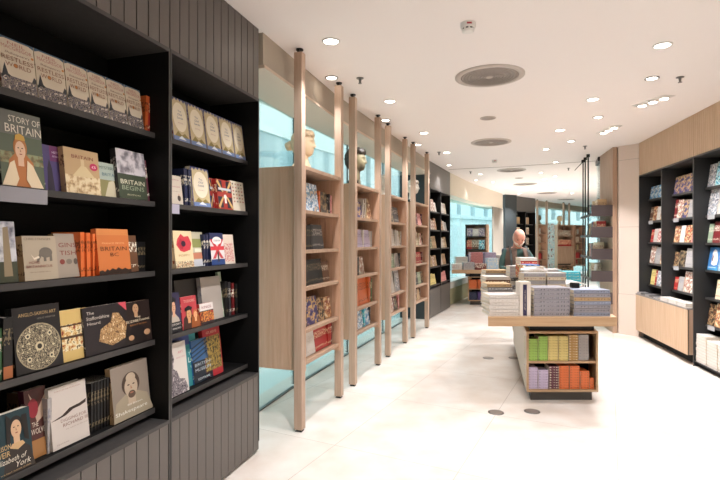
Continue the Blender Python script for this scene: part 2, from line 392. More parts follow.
def oak_case(fr, label, D=.425, z0=.475, z1=2.16, shelves=OS):
    t = thing('hanging_case', label, 'bookcase', (fr.o[0], fr.o[1], 0), fr.th); g = .036; W = fr.L; e = .02
    for s0 in (g, W-g-e):
        m = MB(); n = 6; y0 = -.03; pw = (D+.03)/n
        for k in range(n): m.box(s0, s0+e, y0+k*pw, y0+(k+1)*pw-.0015, z0, z1)
        m.box(s0+.003, s0+e-.003, y0, D, z0+.012, z1-.012, 1)
        m.build('end_panel', [M_OAKE, M_OAKE], t)
    bx('back_panel', g+e, W-g-e, D-.015, D, z0, z1, M_OAKE, t)
    bx('top_board', g+e, W-g-e, -.03, D-.015, z1-.03, z1, M_OAK, t)
    for z in shelves: bx('shelf', g+e, W-g-e, -.02, D-.015, z-.028, z, M_OAK, t)
    return t
OF = [Frame(*P[2*i], *P[2*i+1]) for i in range(4)]
for i, f in enumerate(OF): oak_case(f, 'oak display case hung between two posts, %s from the camera' % ['first', 'second', 'third', 'fourth'][i])

# ------------------------------------------------------------------ table
def table(x0, z0, w, L, sl, label, group=None):
    """front edge from x0 at depth z0, sides run back with slope sl"""
    t = thing('display_table', label, 'table', (x0, z0, 0)); H, T = .85, .085
    m = MB(); m.prism([(0, 0), (w, 0), (w+sl*L, L), (sl*L, L)], H-T, H); m.build('tabletop', M_TABLE, t, .003)
    a = .437; bw = .685; d0 = .25; L2 = L-.1
    def q(u, v): return (a+u+sl*(v-d0)+0, v)
    m = MB(); m.prism([q(.03, d0+.05), q(bw-.03, d0+.05), q(bw-.03, L2-.05), q(.03, L2-.05)], .672, H-T); m.build('neck', M_BLACK, t)
    m = MB(); m.prism([q(.04, d0+.05), q(bw-.05, d0+.05), q(bw-.05, L2-.05), q(.04, L2-.05)], 0, .092); m.build('plinth', mat('plinth_grey', '#4a4743', .5), t)
    e = .02
    bd = thing('base', None, None); del_keys(bd); bd.parent = t
    m = MB(); m.prism([q(0, d0), q(bw, d0), q(bw, L2), q(0, L2)], .092, .112); m.prism([q(0, d0), q(bw, d0), q(bw, L2), q(0, L2)], .652, .672)
    m.prism([q(0, d0), q(e, d0), q(e, L2), q(0, L2)], .112, .652); m.prism([q(bw-e, d0), q(bw, d0), q(bw, L2), q(bw-e, L2)], .112, .652)
    m.build('body', M_TABLE, bd)
    m = MB(); m.prism([q(e, d0+.01), q(bw-e, d0+.01), q(bw-e, d0+.36), q(e, d0+.36)], .365, .385); m.build('shelf', M_TABLE, bd)
    m = MB(); m.prism([q(e, d0+.36), q(bw-e, d0+.36), q(bw-e, d0+.38), q(e, d0+.38)], .112, .652); m.build('back_panel', M_BLACK, bd)
    m = MB(); m.prism([q(-.006, d0+.02), q(0, d0+.02), q(0, L2-.02), q(-.006, L2-.02)], .10, .665); m.build('side_panel', mat('side_cream', '#e2d6c6', .5), bd)
    return t
def del_keys(o):
    for k_ in list(o.keys()): del o[k_]
table(1.163, 4.45, 1.17, 2.72, .26, 'long oak display table covered in book stacks, in front of the man')
table(2.14, 11.45, 1.17, 1.5, .42, 'oak display table at the far left by the windows')

# ------------------------------------------------------------------ ceiling fittings
def cxy(px, py): y = 760/(240-py); y = (CEIL-EYE)*F/(240-py); return ((px-360)/F*y, y)
def spot(x, y, p, parent=None, ang=120, blend=.7, name='downlight_beam'):
    l = bpy.data.lights.new(name, 'SPOT'); l.energy = p; l.color = SPOT_COL; l.spot_size = math.radians(ang); l.spot_blend = blend; l.shadow_soft_size = .07
    o = bpy.data.objects.new(name, l); C.objects.link(o); o.location = (x, y, CEIL-.03)
    if parent: o.parent = parent; o.location = (0, 0, -.03)
    return o
LAMPS = [(331, 41, 1, 'the largest, beside the nearest oak post top'), (331.5, 77.5, .75, 'just left of the second oak post top'), (390, 101, 1, 'right of the fourth oak post top'), (385.5, 120, .7, 'just behind the fourth oak post top'),
 (424, 132.7, .9, 'right of the sixth oak post top'), (418, 144.5, .7, 'just behind the seventh oak post top'), (446.7, 152.3, .9, 'above the far dark bookcase'), (449, 165, .7, 'above the end of the far dark bookcase'),
 (662.5, 45, 1, 'nearest at the upper right'), (652, 78, .8, 'just behind the nearest one at the upper right'), (593, 99, .9, 'left of the nearer recessed spotlight strip'), (598, 117, .7, 'left of the farther recessed spotlight strip'),
 (560, 130, .9, 'right of the second round grille'), (571, 141, .7, 'right of and behind the second round grille'), (546, 149, .8, 'beyond the second round grille'), (555.6, 162, .7, 'just before the ceiling joint'),
 (541, 172.5, .7, 'beyond the ceiling joint, right of the third grille'), (555, 176.2, .7, 'beyond the ceiling joint, right of the fourth grille'), (480.5, 174, .6, 'far, above the windows'), (476, 180, .5, 'far, just over the window bulkhead'), (506, 187.5, .6, 'far, near the dark column'),
 (493, 182, .5, 'far, between grilles and window bulkhead'), (546, 185.5, .6, 'far, right of the fourth grille'), (519, 193.5, .9, 'farthest, over the distant bookcase'),
 (544, 179, .9, 'far, left of the fourth grille from the camera'), (559, 182.5, .9, 'far, above the distant oak cabinet'), (565.5, 187.5, .9, 'far, left of the stand rods'), (551.5, 190, .9, 'farthest but two, over the distant cases'), (572, 193, .9, 'farthest, beside the stand rods'), (532, 189, .9, 'far, left of the fifth grille')]
def downlight(px, py, k, label):
    dim = .15 if (px < 500 and py > 170) else 1
    x, y = cxy(px, py); t = thing('downlight', 'round white ceiling downlight, '+label, 'ceiling light', (x, y, CEIL), 0, 'ceiling downlights'); R = .058 if k > .85 else .05
    m = MB(); m.lathe([(R+.012, 0), (R+.014, -.006), (R, -.009), (R-.004, -.004), (R-.006, 0)], 28); m.build('trim_ring', M_WHITE if k > .85 else M_STEEL, t)
    m = MB(); m.cyl(0, 0, -.006, -.002, R-.004); m.build('lens', M_LAMP, t)
    spot(0, 0, dim*SPOT_W*((1.0 if k > .85 else (.5 if x < 1.6 and y < 12 else .6))*(3.0 if y > 13 else 1)), t, 104 if k > .85 or x > 1.6 else 56, .7 if k > .85 else .35)
for a_ in LAMPS: downlight(*a_)
# lamps over and behind the camera (out of frame, the same grid carried on)
for i, (x, y) in enumerate([(.1, 2.3), (1.4, 2.2), (2.6, 2.5), (.9, .2), (2.3, .6), (.9, -1.8), (2.2, -1.6)]):
    t = thing('downlight', 'round white ceiling downlight out of the picture overhead', 'ceiling light', (x, y, CEIL), 0, 'ceiling downlights outside the picture')
    m = MB(); m.lathe([(.07, 0), (.072, -.006), (.058, -.009), (.054, -.004), (.052, 0)], 24); m.build('trim_ring', M_WHITE, t)
    m = MB(); m.cyl(0, 0, -.006, -.002, .054); m.build('lens', M_LAMP, t); spot(0, 0, SPOT_W*(2.2 if i == 0 else .8), t)
# recessed strips of gimbal lamps
def strip(c0, c1, label):
    (x0, y0), (x1, y1) = cxy(*c0), cxy(*c1); L = math.hypot(x1-x0, y1-y0); th = math.atan2(y1-y0, x1-x0)
    t = thing('spotlight_strip', label, 'ceiling light', ((x0+x1)/2, (y0+y1)/2, CEIL), th)
    m = MB(); h = .07
    m.box(-L/2, L/2, -h, -h+.01, -.008, -.001); m.box(-L/2, L/2, h-.01, h, -.008, -.001); m.box(-L/2, -L/2+.01, -h, h, -.008, -.001); m.box(L/2-.01, L/2, -h, h, -.008, -.001); m.build('frame', M_WHITE, t)
    for i in range(3):
        cx = -L/2+(i+.5)*L/3; m = MB(); m.cyl(cx, 0, -.022, -.001, .045, .055); l = m.build('lamp', M_WHITE, t)
        m = MB(); m.cyl(cx, 0, -.025, -.0215, .04); m.build('lens', M_LAMP, l)
    for i in range(2): spot((i-.5)*L/2, 0, SPOT_W*1.25, t)
strip((637, 106), (670, 95), 'nearer recessed strip of three spotlights in the ceiling at right')
strip((601, 133), (617, 125.5), 'farther recessed strip of three spotlights in the ceiling at right')
def grille_mat():
    m = bpy.data.materials.new('grille_rings'); m.use_nodes = True; nt = m.node_tree; b = nt.nodes['Principled BSDF']
    tc = nt.nodes.new('ShaderNodeTexCoord'); w_ = nt.nodes.new('ShaderNodeTexWave'); w_.wave_type = 'RINGS'; w_.rings_direction = 'Z'
    w_.inputs['Scale'].default_value = 22; nt.links.new(tc.outputs['Object'], w_.inputs['Vector'])
    nt.links.new(ramp(nt, w_.outputs[0], [(.3, '#7d736c'), (.7, '#aaa098')]), b.inputs['Base Color']); return m
M_GRL = grille_mat(); M_GRIM = mat('grille_rim', '#c4bab2', .5)
def grille(px, py, R, label):
    x, y = cxy(px, py); t = thing('ceiling_grille', label, 'ceiling vent', (x, y, CEIL), 0, 'round ceiling grilles')
    m = MB(); m.lathe([(R, 0), (R, -.008), (R*.84, -.014), (R*.83, -.004), (R*.83, 0)], 48); m.build('rim', M_GRIM, t)
    m = MB()
    for k in range(9):
        r1 = R*.83*(1-k/9.0); r0 = r1-R*.06
        m.lathe([(r1, -.003), (r1, -.01), (max(.004, r0), -.012), (max(.004, r0), -.003)], 48)
    m.cyl(0, 0, -.006, -.003, R*.83, n=48); m.build('face', M_GRL, t)
    m = MB(); m.cyl(0, 0, -.0145, -.010, R*.1); m.build('centre_cap', M_GRIM, t)
for a_ in [(489.5, 76, .32, 'largest round grey ceiling grille, nearest the camera'), (491, 142, .31, 'second round grey ceiling grille from the camera'), (511.5, 170, .31, 'third round grey ceiling grille, just past the ceiling joint'),
           (525, 184, .31, 'fourth round grey ceiling grille, far off'), (547, 193, .31, 'fifth round grey ceiling grille, far off'), (566, 199.4, .31, 'sixth and farthest round grey ceiling grille')]: grille(*a_)
for a_ in [(488, 118, .1, 'small round ceiling speaker between the first and second grilles'), (519, 178, .1, 'small round ceiling speaker between the third and fourth grilles')]:
    x, y = cxy(*a_[:2]); t = thing('ceiling_speaker', a_[3], 'speaker', (x, y, CEIL)); m = MB(); m.lathe([(.1, 0), (.1, -.006), (.088, -.009), (.088, -.002)], 32); m.build('rim', M_GRIM, t)
    m = MB(); m.cyl(0, 0, -.006, -.002, .087); m.build('face', M_GRL, t)
def sprinkler(px, py, label):
    x, y = cxy(px, py); t = thing('sprinkler', label, 'sprinkler', (x, y, CEIL), 0, 'ceiling sprinklers')
    m = MB(); m.cyl(0, 0, -.006, -.001, .035); m.build('plate', M_STEEL, t)
    m = MB(); m.cyl(0, 0, -.045, -.006, .008); m.tube((-.012, 0, -.012), (-.006, 0, -.05), .003); m.tube((.012, 0, -.012), (.006, 0, -.05), .003); m.cyl(0, 0, -.053, -.049, .018); m.build('head', M_STEEL, t)
for a_ in [(360, 78, 'between the second and fourth post tops'), (680, 77, 'beside the nearer spotlight strip'), (585, 146, 'above the hanging display stand'), (568.5, 168, 'left of the display stand rods'), (470.6, 171.5, 'above the far windows'),
           (439, 152, 'above the last oak post'), (471, 170.5, 'farther above the windows')][:6]:
    sprinkler(a_[0], a_[1], 'small ceiling sprinkler '+a_[2])
def detector(px, py, s, label):
    x, y = cxy(px, py); t = thing('smoke_detector', label, 'smoke detector', (x, y, CEIL))
    m = MB(); m.lathe([(.055*s, 0), (.055*s, -.03*s), (.05*s, -.035*s)], 32); m.build('body', M_WHITE, t)
    m = MB(); m.lathe([(.038*s, -.035*s), (.038*s, -.048*s)], 32)
    o = m.build('sensor_gap', M_BLACK, t)
    m = MB(); m.lathe([(.045*s, -.047*s), (.043*s, -.058*s), (.03*s, -.064*s)], 32)
    for k_ in range(8):
        a = k_*PI/4; m.box(-.006, .006, .034*s, .045*s, -.05*s, -.034*s, 0, Matrix.Rotation(a, 4, 'Z'))
    m.build('cap', M_WHITE, t)
    m = MB(); m.box(-.02*s, .015*s, -.0562*s, -.054*s, -.024*s, -.012*s); m.build('marker', mat('red_mark', '#b5434a', .5), t)
detector(468, 23.5, 1, 'white smoke detector with a red mark, on the ceiling near the camera')
detector(494.6, 160, .9, 'small white smoke detector on the ceiling beyond the second grille')
# floor boxes
for (px, py, lb) in [(496, 412.5, 'left one of the near pair'), (532, 411.5, 'right one of the near pair'), (488.3, 358, 'farther one on its own, left of the table'), (514, 358, 'half hidden by the table base')]:
    y = EYE*F/(py-240); x = (px-360)/F*y
    t = thing('floor_socket', 'round steel floor socket cover, '+lb, 'floor socket', (x, y, 0), 0, 'round floor socket covers')
    m = MB(); m.lathe([(.07, 0), (.069, .003), (.06, .004)], 32); m.build('rim', M_STEEL, t); m = MB(); m.cyl(0, 0, .0035, .0045, .055); m.build('lid', mat('socket_lid', '#a39a92', .4, metal=.6), t)

# ------------------------------------------------------------------ books
COL = {'black': '#161617', 'charcoal': '#38373a', 'grey': '#8f8d8e', 'pale grey': '#aaa6a4', 'white': '#d6d0c9', 'cream': '#d9ccb2', 'tan': '#b99b74', 'brown': '#6a4a35', 'orange': '#d9703a',
       'red': '#b3302f', 'dark red': '#6e1f22', 'maroon': '#5a2435', 'pink': '#d99a96', 'yellow': '#e0cf86', 'lime green': '#a3cc63', 'green': '#4b7a4f', 'sage green': '#9fb39a', 'teal': '#2f8b91', 'turquoise': '#3fb6cc',
       'blue': '#3a68a8', 'pale blue': '#9fc0dc', 'navy': '#232a4a', 'purple': '#55407e', 'lilac': '#c3b6cf', 'mustard': '#b08a4a'}
INK = {'tan': '#6a4c30', 'black': '#75684e', 'charcoal': '#b9b4ac', 'white': '#c2b8ae', 'cream': '#9a5a40', 'navy': '#d8d2c0', 'pale grey': '#8b8890', 'orange': '#8a4424', 'red': '#f0d8b0', 'lime green': '#557a30', 'yellow': '#a08a50', 'lilac': '#8a7a9a', 'pink': '#9a3a4a', 'grey': '#e4e2e2'}
def cmat(c, flat=False):
    return printed('cover_'+c.replace(' ', '_')+('_stack' if flat else ''), COL[c], INK.get(c, '#e9e2cf'), .42, flat)
def picmat(c):
    pals = {'black': ['#161617', '#3d342c', '#8f7b5c', '#211c1c'], 'white': ['#e8e4de', '#c9b9a8', '#a06a5a', '#efeae2'], 'cream': ['#e3d6bb', '#c79a6a', '#8a4a3a', '#efe4cc'], 'navy': ['#232a4a', '#b5302f', '#d8d2c0', '#2c3560'],
            'blue': ['#3f7fb0', '#5a9cc8', '#dfe6ea', '#2f6a98'], 'red': ['#b3302f', '#e0c090', '#6e1f22', '#d9703a'], 'green': ['#4b7a4f', '#c9c29a', '#2f4a34', '#9fb39a'], 'brown': ['#6a4a35', '#b99b74', '#2e221c', '#8a5a3a'],
            'purple': ['#2f2a5c', '#463a78', '#c9a870', '#3a2f68'], 'pale grey': ['#bdb8b6', '#8f9aa8', '#e4e2e2', '#6a6a78'], 'pale blue': ['#9fc0dc', '#dfe8ee', '#5a8ab0', '#c8b8a0'], 'pink': ['#d99a96', '#efe0d4', '#b3504f', '#e4c4b4'], 'turquoise': ['#3fb6cc', '#cfeef2', '#2a7a90', '#e8e4de']}
    if c not in pals: return cmat(c)
    return pict('picture_'+c.replace(' ', '_'), pals[c], 15)
BM = {}
def book_meshes(w, h, t, c, hard=False, pic=False, flat=False):
    """upright: x width, y thickness (front cover at y=0), z height, spine at x=-w/2"""
    key = (round(w, 3), round(h, 3), round(t, 3), c, hard, pic, flat)
    if key in BM: return BM[key]
    k = .0025 if hard else .0008; o = .003 if hard else .0
    cv = MB()
    if flat:   # lying: x length h, y width w with the spine at y=0, z thickness
        cv.box(-h/2, h/2, 0, w, 0, k); cv.box(-h/2, h/2, 0, w, t-k, t); cv.box(-h/2, h/2, 0, k, 0, t)
        pg = MB(); pg.box(-h/2+o+.001, h/2-o-.001, k, w-o-.001, k, t-k)
    else:
        cv.box(-w/2, w/2, 0, k, 0, h); cv.box(-w/2, w/2, t-k, t, 0, h); cv.box(-w/2, -w/2+k, 0, t, 0, h)
        pg = MB(); pg.box(-w/2+k, w/2-o-.001, k, t-k, o+.0005, h-o-.001)
    BM[key] = (cv.mesh('cover', picmat(c) if pic else cmat(c, flat)), pg.mesh('pages', M_PAGES)); return BM[key]
NB = [0]
def book(w, h, t, c, loc, rot, label, group=None, hard=False, pic=False, flat=False, cat='book'):
    cv, pg = book_meshes(w, h, t, c, hard, pic, flat); NB[0] += 1
    r = thing('hardback_book' if hard else 'paperback_book', label, cat, loc, rot, group)
    if label.startswith('blue book facing out, first from left, fourth shelf, nearest'):
        art(r, w, h, [('r', 0, 0, 1, 1, '#3f7fc0'), ('r', 0, 0, 1, .16, '#4a9ad0'), ('p', [(.3, .25), (.34, .8), (.5, .92), (.72, .85), (.9, .5), (.85, .25), (.6, .2)], '#e4e0dc'), ('p', [(.34, .4), (.36, .7), (.46, .6), (.44, .4)], '#6a4a50'), ('r', .1, .1, .8, .13, '#dfe8ee')])
    for n, me in (('cover', cv), ('pages', pg)):
        o = bpy.data.objects.new(n, me); C.objects.link(o); o.parent = r
    return r
ARTM = {}
def amat(col):
    if col in COL: col = COL[col]
    return mat('ink_'+col.strip('#'), col, .4)
def art(root, w, h, shapes, y0=-.0004):
    """printed cover design: flat inked shapes lying on the front cover"""
    m = MB(); mats = []; lay = 0; texts = []
    for s in shapes:
        lay += 1; y = y0-lay*.00025
        if s[0] == 't': texts.append((s, y)); continue
        c = s[-1]; mm = c if not isinstance(c, str) else amat(c)
        if mm not in mats: mats.append(mm)
        mi = mats.index(mm)
        if s[0] == 'r': pts = [(s[1], s[2]), (s[3], s[2]), (s[3], s[4]), (s[1], s[4])]
        elif s[0] == 'e': n = 28; pts = [(s[1]+s[3]*math.cos(2*PI*i/n), s[2]+s[4]*math.sin(2*PI*i/n)) for i in range(n)]
        else: pts = s[1]
        m.add([((u-.5)*w, y, v*h) for u, v in pts], [tuple(range(len(pts)))], mi)
    if m.v: m.build('cover_picture', mats, root)
    for s, y in texts:
        _, txt, u, v, hh, mw, col = s[:7]
        cu = bpy.data.curves.new('txt', 'FONT'); cu.body = txt; cu.align_x = 'CENTER'; cu.align_y = 'CENTER'; cu.resolution_u = 2; cu.size = 1
        if len(s) > 7: cu.shear = s[7]
        to = bpy.data.objects.new('txt', cu); me = bpy.data.meshes.new_from_object(to); bpy.data.objects.remove(to)
        xs = [q.co.x for q in me.vertices]; ysv = [q.co.y for q in me.vertices]
        if not xs: continue
        sx = mw*w/(max(xs)-min(xs)); sy = hh*h/(max(ysv)-min(ysv)); mx = (max(xs)+min(xs))/2; my = (max(ysv)+min(ysv))/2
        for q in me.vertices: q.co = Vector(((q.co.x-mx)*sx+(u-.5)*w, y, (q.co.y-my)*sy+v*h))
        me.name = 'title'; me.materials.clear(); me.materials.append(amat(col))
        o = bpy.data.objects.new('title_lettering', me); C.objects.link(o); o.parent = root
def faceout(fr, z, pxL, pxR, top, d, t, c, label, tilt=12, group=None, hard=False, pic=False, shapes=None, wmin=None, hgt=None, right_anchor=False, w=None):
    tilt *= .55
    """a book standing on the shelf with its cover to the room; measured from the photo, then placed at its own depth"""
    sL, _ = fr.at(pxL, d); sR, _ = fr.at(pxR, d)
    W = w or abs(sR-sL)
    if w: sL = sR-w
    h = hgt or max(.1, (fr.hz(pxL if not right_anchor else pxR, top, d+.03)-z)/math.cos(math.radians(tilt)))
    a = math.radians(tilt); p = fr.pt((sL+sR)/2 if not w else sR-w/2, d, z+t*math.sin(a)+.0005)
    r = book(W-.002, h, t, c, p, (-a, 0, fr.th), label, group, hard, pic)
    if shapes: art(r, W-.002, h, shapes)
    return r
def spineout(fr, z, px, t, h, d, c, label, w=.13, lean=0, group=None, hard=True, yaw=0, a=None, tilt=0):
    """a book standing with its spine to the room, centred on px (or at a)"""
    if a is None: a, _ = fr.at(px, d)
    # spine is at local x=-w/2 facing -x: turn the book by -90 deg so the spine looks to the room
    p = fr.pt(a, d, z+.0005+abs(math.sin(math.radians(lean)))*t/2)
    cv, pg = book_meshes(w, h, t, c, hard)
    r = thing('hardback_book' if hard else 'paperback_book', label, 'book', p, (0, math.radians(lean), fr.th+math.radians(yaw)), group); NB[0] += 1
    # children rotated so that the spine faces -y of the book's base frame
    for n, me in (('cover', cv), ('pages', pg)):
        o = bpy.data.objects.new(n, me); C.objects.link(o); o.parent = r; o.rotation_euler = (0, 0, PI/2); o.location = (t/2, w/2, 0)
    return r

# ---- designs
def d_restless():
    sk = pict('city_engraving', ['#2c2a30', '#8a8078', '#55505a', '#cfc4b4'], 60)
    return [('r', 0, 0, 1, 1, '#d9cdb8'), ('r', 0, 0, 1, .27, sk), ('p', [(0, .2), (.12, .5), (.2, .3), (.3, .26), (0, .26)], '#2f3236'), ('p', [(.86, .26), (.94, .38), (1, .34), (1, .26)], '#2f3236'),
            ('p', [(0, .93), (0, 1), (1, 1), (1, .93), (.85, .97), (.15, .97)], '#3e5a72'),
            ('t', 'NEIL', .5, .9, .06, .5, '#b87a70'), ('t', 'MACGREGOR', .5, .82, .07, .86, '#b87a70'), ('t', "Shakespeare's", .5, .71, .06, .7, '#7a5a48', .3), ('t', 'RESTLESS', .5, .61, .085, .9, '#8c5a40'), ('t', 'WORLD', .5, .49, .085, .72, '#8c5a40'),
            ('e', .42, .49, .05, .032, '#c4803a'), ('e', .93, .74, .04, .024, '#c4803a')]
def d_cream():
    return [('r', 0, 0, 1, 1, '#3d4374'), ('r', .04, .0, .96, .9, '#c9b88e'), ('p', [(.04, .9), (.1, .98), (.2, .92), (.3, .99), (.4, .93), (.5, 1), (.6, .93), (.7, .99), (.8, .92), (.9, .98), (.96, .9)], '#c9b88e'), ('e', .5, .56, .4, .34, '#ede3cc'),
            ('r', .04, 0, .96, .1, '#6f86b4'), ('p', [(.1, .1), (.3, .22), (.5, .14), (.7, .2), (.92, .1)], '#8c7c42'), ('p', [(.3, .05), (.5, .13), (.75, .04)], '#dfe6ee'),
            ('t', 'The', .5, .7, .045, .2, '#4c5a7c'), ('t', 'Old', .5, .62, .05, .26, '#4c5a7c', .2), ('t', 'Lands', .5, .54, .05, .34, '#4c5a7c', .2), ('t', 'EDITION', .5, .42, .02, .3, '#a06a70')]
def portrait(bg, skin, hair, cloth, hat=None, cx=.5, cy=.68, s=1.0):
    L = [('r', 0, 0, 1, 1, bg), ('p', [(cx-.45*s, 0), (cx-.36*s, .34), (cx-.12*s, .46), (cx+.12*s, .46), (cx+.38*s, .34), (cx+.5*s, 0)], cloth), ('r', cx-.09*s, cy-.3*s, cx+.09*s, cy-.1*s, skin), ('e', cx, cy+.03*s, .21*s, .19*s, hair),
         ('e', cx, cy-.02*s, .155*s, .165*s, skin), ('e', cx-.06*s, cy+.02*s, .028*s, .01*s, '#2a1c18'), ('e', cx+.06*s, cy+.02*s, .028*s, .01*s, '#2a1c18'), ('p', [(cx-.012*s, cy+.01*s), (cx+.025*s, cy-.05*s), (cx-.02*s, cy-.05*s)], '#a87a60'), ('e', cx, cy-.09*s, .045*s, .01*s, '#8a4038')]
    if hat: L.append(('p', [(cx-.28*s, cy+.1*s), (cx+.2*s, cy+.13*s), (cx+.24*s, cy+.2*s), (cx, cy+.27*s), (cx-.26*s, cy+.2*s)], hat))
    return L
def flag(base='#24305c'):
    return [('r', 0, 0, 1, 1, '#a93a30'), ('r', .03, .58, .36, .97, '#2b2a3a'), ('r', .62, .58, .97, .97, '#2b2a3a'), ('r', .03, .05, .36, .42, '#2b2a3a'), ('r', .62, .05, .97, .42, '#2b2a3a'),
            ('p', [(.0, .92), (.1, .99), (.42, .6), (.34, .57)], '#d6b070'), ('p', [(1, .92), (.9, .99), (.58, .6), (.66, .57)], '#d6b070'), ('p', [(.0, .08), (.1, .01), (.42, .4), (.34, .43)], '#d6b070'), ('p', [(1, .08), (.9, .01), (.58, .4), (.66, .43)], '#d6b070'),
            ('r', .08, .64, .92, .72, '#c9ccd4'), ('e', .5, .42, .1, .08, '#e8e4de'), ('r', .44, .2, .56, .4, '#e8e4de')]

S = 'shelf'
# ================= left bookcase, nearest bay (LBF)
z = LS[0]
for i, (l, r_) in enumerate([(2, 38), (38.5, 68), (68.5, 91), (91.5, 109.5), (110, 128), (128.5, 144)]):
    faceout(LBF, z, l, r_, 0, .10, .03, 'cream', 'cream paperback with dark city along its foot, %s from left, top shelf, nearest black bookcase' % ORD[i].replace('nearest', 'first'),
            group='row of six matching cream books', hgt=.212, shapes=d_restless(), tilt=14)
for i, px in enumerate((146, 149)):
    spineout(LBF, z, px, .022, .2, .12, 'red' if i else 'orange', '%s striped spine at the right end of the cream book row' % ('reddish' if i else 'orange'), lean=4)
z = LS[1]
faceout(LBF, z, 0, 45.5, 120.5, .10, .04, 'charcoal', 'large hardback with a crowned queen in orange robes on its cover', right_anchor=True, w=.185, hard=True, tilt=11, shapes=
        [('r', 0, 0, 1, 1, '#56604c'), ('r', 0, .68, 1, 1, '#6a6c64'), ('r', 0, .3, 1, .45, pict('tapestry', ['#4a5a40', '#7a6a48', '#8a9470'], 40))]+[s for s in portrait('#56604c', '#dcb89a', '#b0713a', '#b3703c', None, .46, .5, .75)[1:]]+
        [('p', [(.0, 0), (.2, .3), (.3, .34), (.38, .1), (.3, 0)], '#e2cfae'), ('p', [(.95, 0), (.72, .3), (.6, .36), (.55, .1), (.65, 0)], '#e2cfae'), ('p', [(.34, .62), (.36, .68), (.46, .71), (.56, .68), (.58, .62)], '#c49a40'),
         ('t', 'STORY OF', .6, .89, .085, .74, '#e2dccb'), ('t', 'BRITAIN', .56, .76, .11, .84, '#e2dccb')])
faceout(LBF, z, 45.5, 68, 146, .13, .03, 'purple', 'purple book half hidden by the large queen cover', pic=False, shapes=[('r', 0, 0, 1, 1, '#4a4070'), ('r', .3, .66, 1, 1, '#6a2c60'), ('t', 'HISTORY', .66, .86, .05, .5, '#d8c8dc'), ('t', 'OF BRITAIN', .66, .77, .04, .5, '#d8c8dc'), ('p', [(.1, 0), (.15, .5), (.25, .7), (.35, .5), (.42, 0)], '#2a2236')])
faceout(LBF, z, 66.5, 101.5, 148, .10, .03, 'tan', 'tan book titled BRITAIN with a round pink price sticker', shapes=
        [('r', 0, 0, 1, 1, '#b79a72'), ('r', 0, 0, 1, .4, pict('stone_relief', ['#7a6548', '#b79a72', '#d9c8a4'], 40)), ('r', .46, .45, .56, .78, '#c9b48c'), ('p', [(.2, .38), (.45, .62), (.6, .62), (.85, .38)], '#cdb98f'), ('t', 'BRITAIN', .52, .82, .08, .62, '#7c3a30'), ('e', .83, .64, .12, .085, '#b8325c'), ('t', '£5', .83, .64, .05, .12, '#f0e0e0')])
faceout(LBF, z, 100, 124, 163, .12, .02, 'pale blue', 'short pale blue and green landscape book titled MYSTERIOUS BRITAIN', shapes=
        [('r', 0, 0, 1, 1, '#a9b7ac'), ('r', 0, 0, 1, .5, '#8a8458'), ('p', [(.2, 0), (.4, .45), (.6, .5), (.9, 0)], '#c9c0a4'), ('t', 'MYSTERIOUS', .5, .85, .09, .9, '#4a5c50'), ('t', 'BRITAIN', .5, .66, .09, .7, '#4a6a78')])
faceout(LBF, z, 119.5, 148, 149.5, .10, .035, 'charcoal', 'grey stormy-sky hardback titled BRITAIN BEGINS', hard=True, shapes=
        [('r', 0, 0, 1, 1, '#3a4434'), ('r', 0, .5, 1, 1, pict('storm_sky', ['#4a464a', '#8a868c', '#c9c4c8'], 18)), ('t', 'BRITAIN', .5, .34, .09, .84, '#d8d4bc'), ('t', 'BEGINS', .5, .22, .09, .78, '#9aa48c'), ('t', 'EDITION', .5, .08, .03, .45, '#c9c4a8')])
faceout(LBF, z, 145, 152.5, 161, .12, .02, 'maroon', 'maroon book at the right end, second shelf of nearest bookcase', shapes=[('t', 'W', .35, .86, .1, .3, '#e4dce0')])
bx_l = bx('price_strip', 0, .34, 0, .004, -.06, .0, mat('ticket_grey', '#8f8d92', .5)); bx_l.location = LBF.pt(LBF.at(5, .08)[0]-.16, .08, z-.001); bx_l.rotation_euler = (0, 0, LBF.th)
tag(bx_l, 'grey shelf ticket strip under the crowned queen book', 'shelf label')
z = LS[2]
faceout(LBF, z, -6, 19, 223, .11, .03, 'charcoal', 'stone pillar landscape book at the left edge, third shelf down', hard=True, right_anchor=True, shapes=
        [('r', 0, 0, 1, 1, '#77767a'), ('r', 0, .3, 1, 1, pict('cloud_sky', ['#5c5c66', '#9a9aa2', '#c9c9cc'], 22)), ('r', 0, 0, 1, .34, '#3c4030'), ('p', [(.42, .1), (.5, .9), (.72, .92), (.78, .1)], '#8c7c62')])
faceout(LBF, z, 25, 59, 237, .10, .035, 'tan', 'beige book titled HOMO BRITANNICUS with a grey elephant', shapes=
        [('r', 0, 0, 1, 1, '#a99c88'), ('t', 'CHRIS STRINGER', .45, .93, .05, .8, '#5c5044'), ('e', .66, .62, .2, .12, '#6c655c'), ('p', [(.46, .6), (.36, .42), (.42, .4), (.56, .6)], '#6c655c'), ('r', .58, .42, .66, .56, '#6c655c'), ('r', .76, .42, .84, .56, '#6c655c'), ('p', [(.44, .55), (.3, .5), (.2, .6), (.3, .46), (.46, .5)], '#d8ccb8'), ('t', 'HOMO', .3, .4, .06, .32, '#7c4038'), ('t', 'BRITANNICUS', .44, .31, .06, .76, '#7c4038'), ('t', 'the incredible story', .45, .18, .03, .6, '#6c5044')])
faceout(LBF, z, 57, 82, 234.5, .12, .03, 'tan', 'beige book with red letters partly covered by its neighbour', shapes=
        [('r', 0, 0, 1, 1, '#9c9082'), ('t', 'GINS', .5, .74, .1, .7, '#84423a'), ('t', 'TISH', .5, .56, .1, .66, '#84423a'), ('e', .25, .36, .1, .06, '#84423a'), ('e', .52, .36, .12, .06, '#7c7468'), ('e', .78, .36, .08, .07, '#5c5048')])
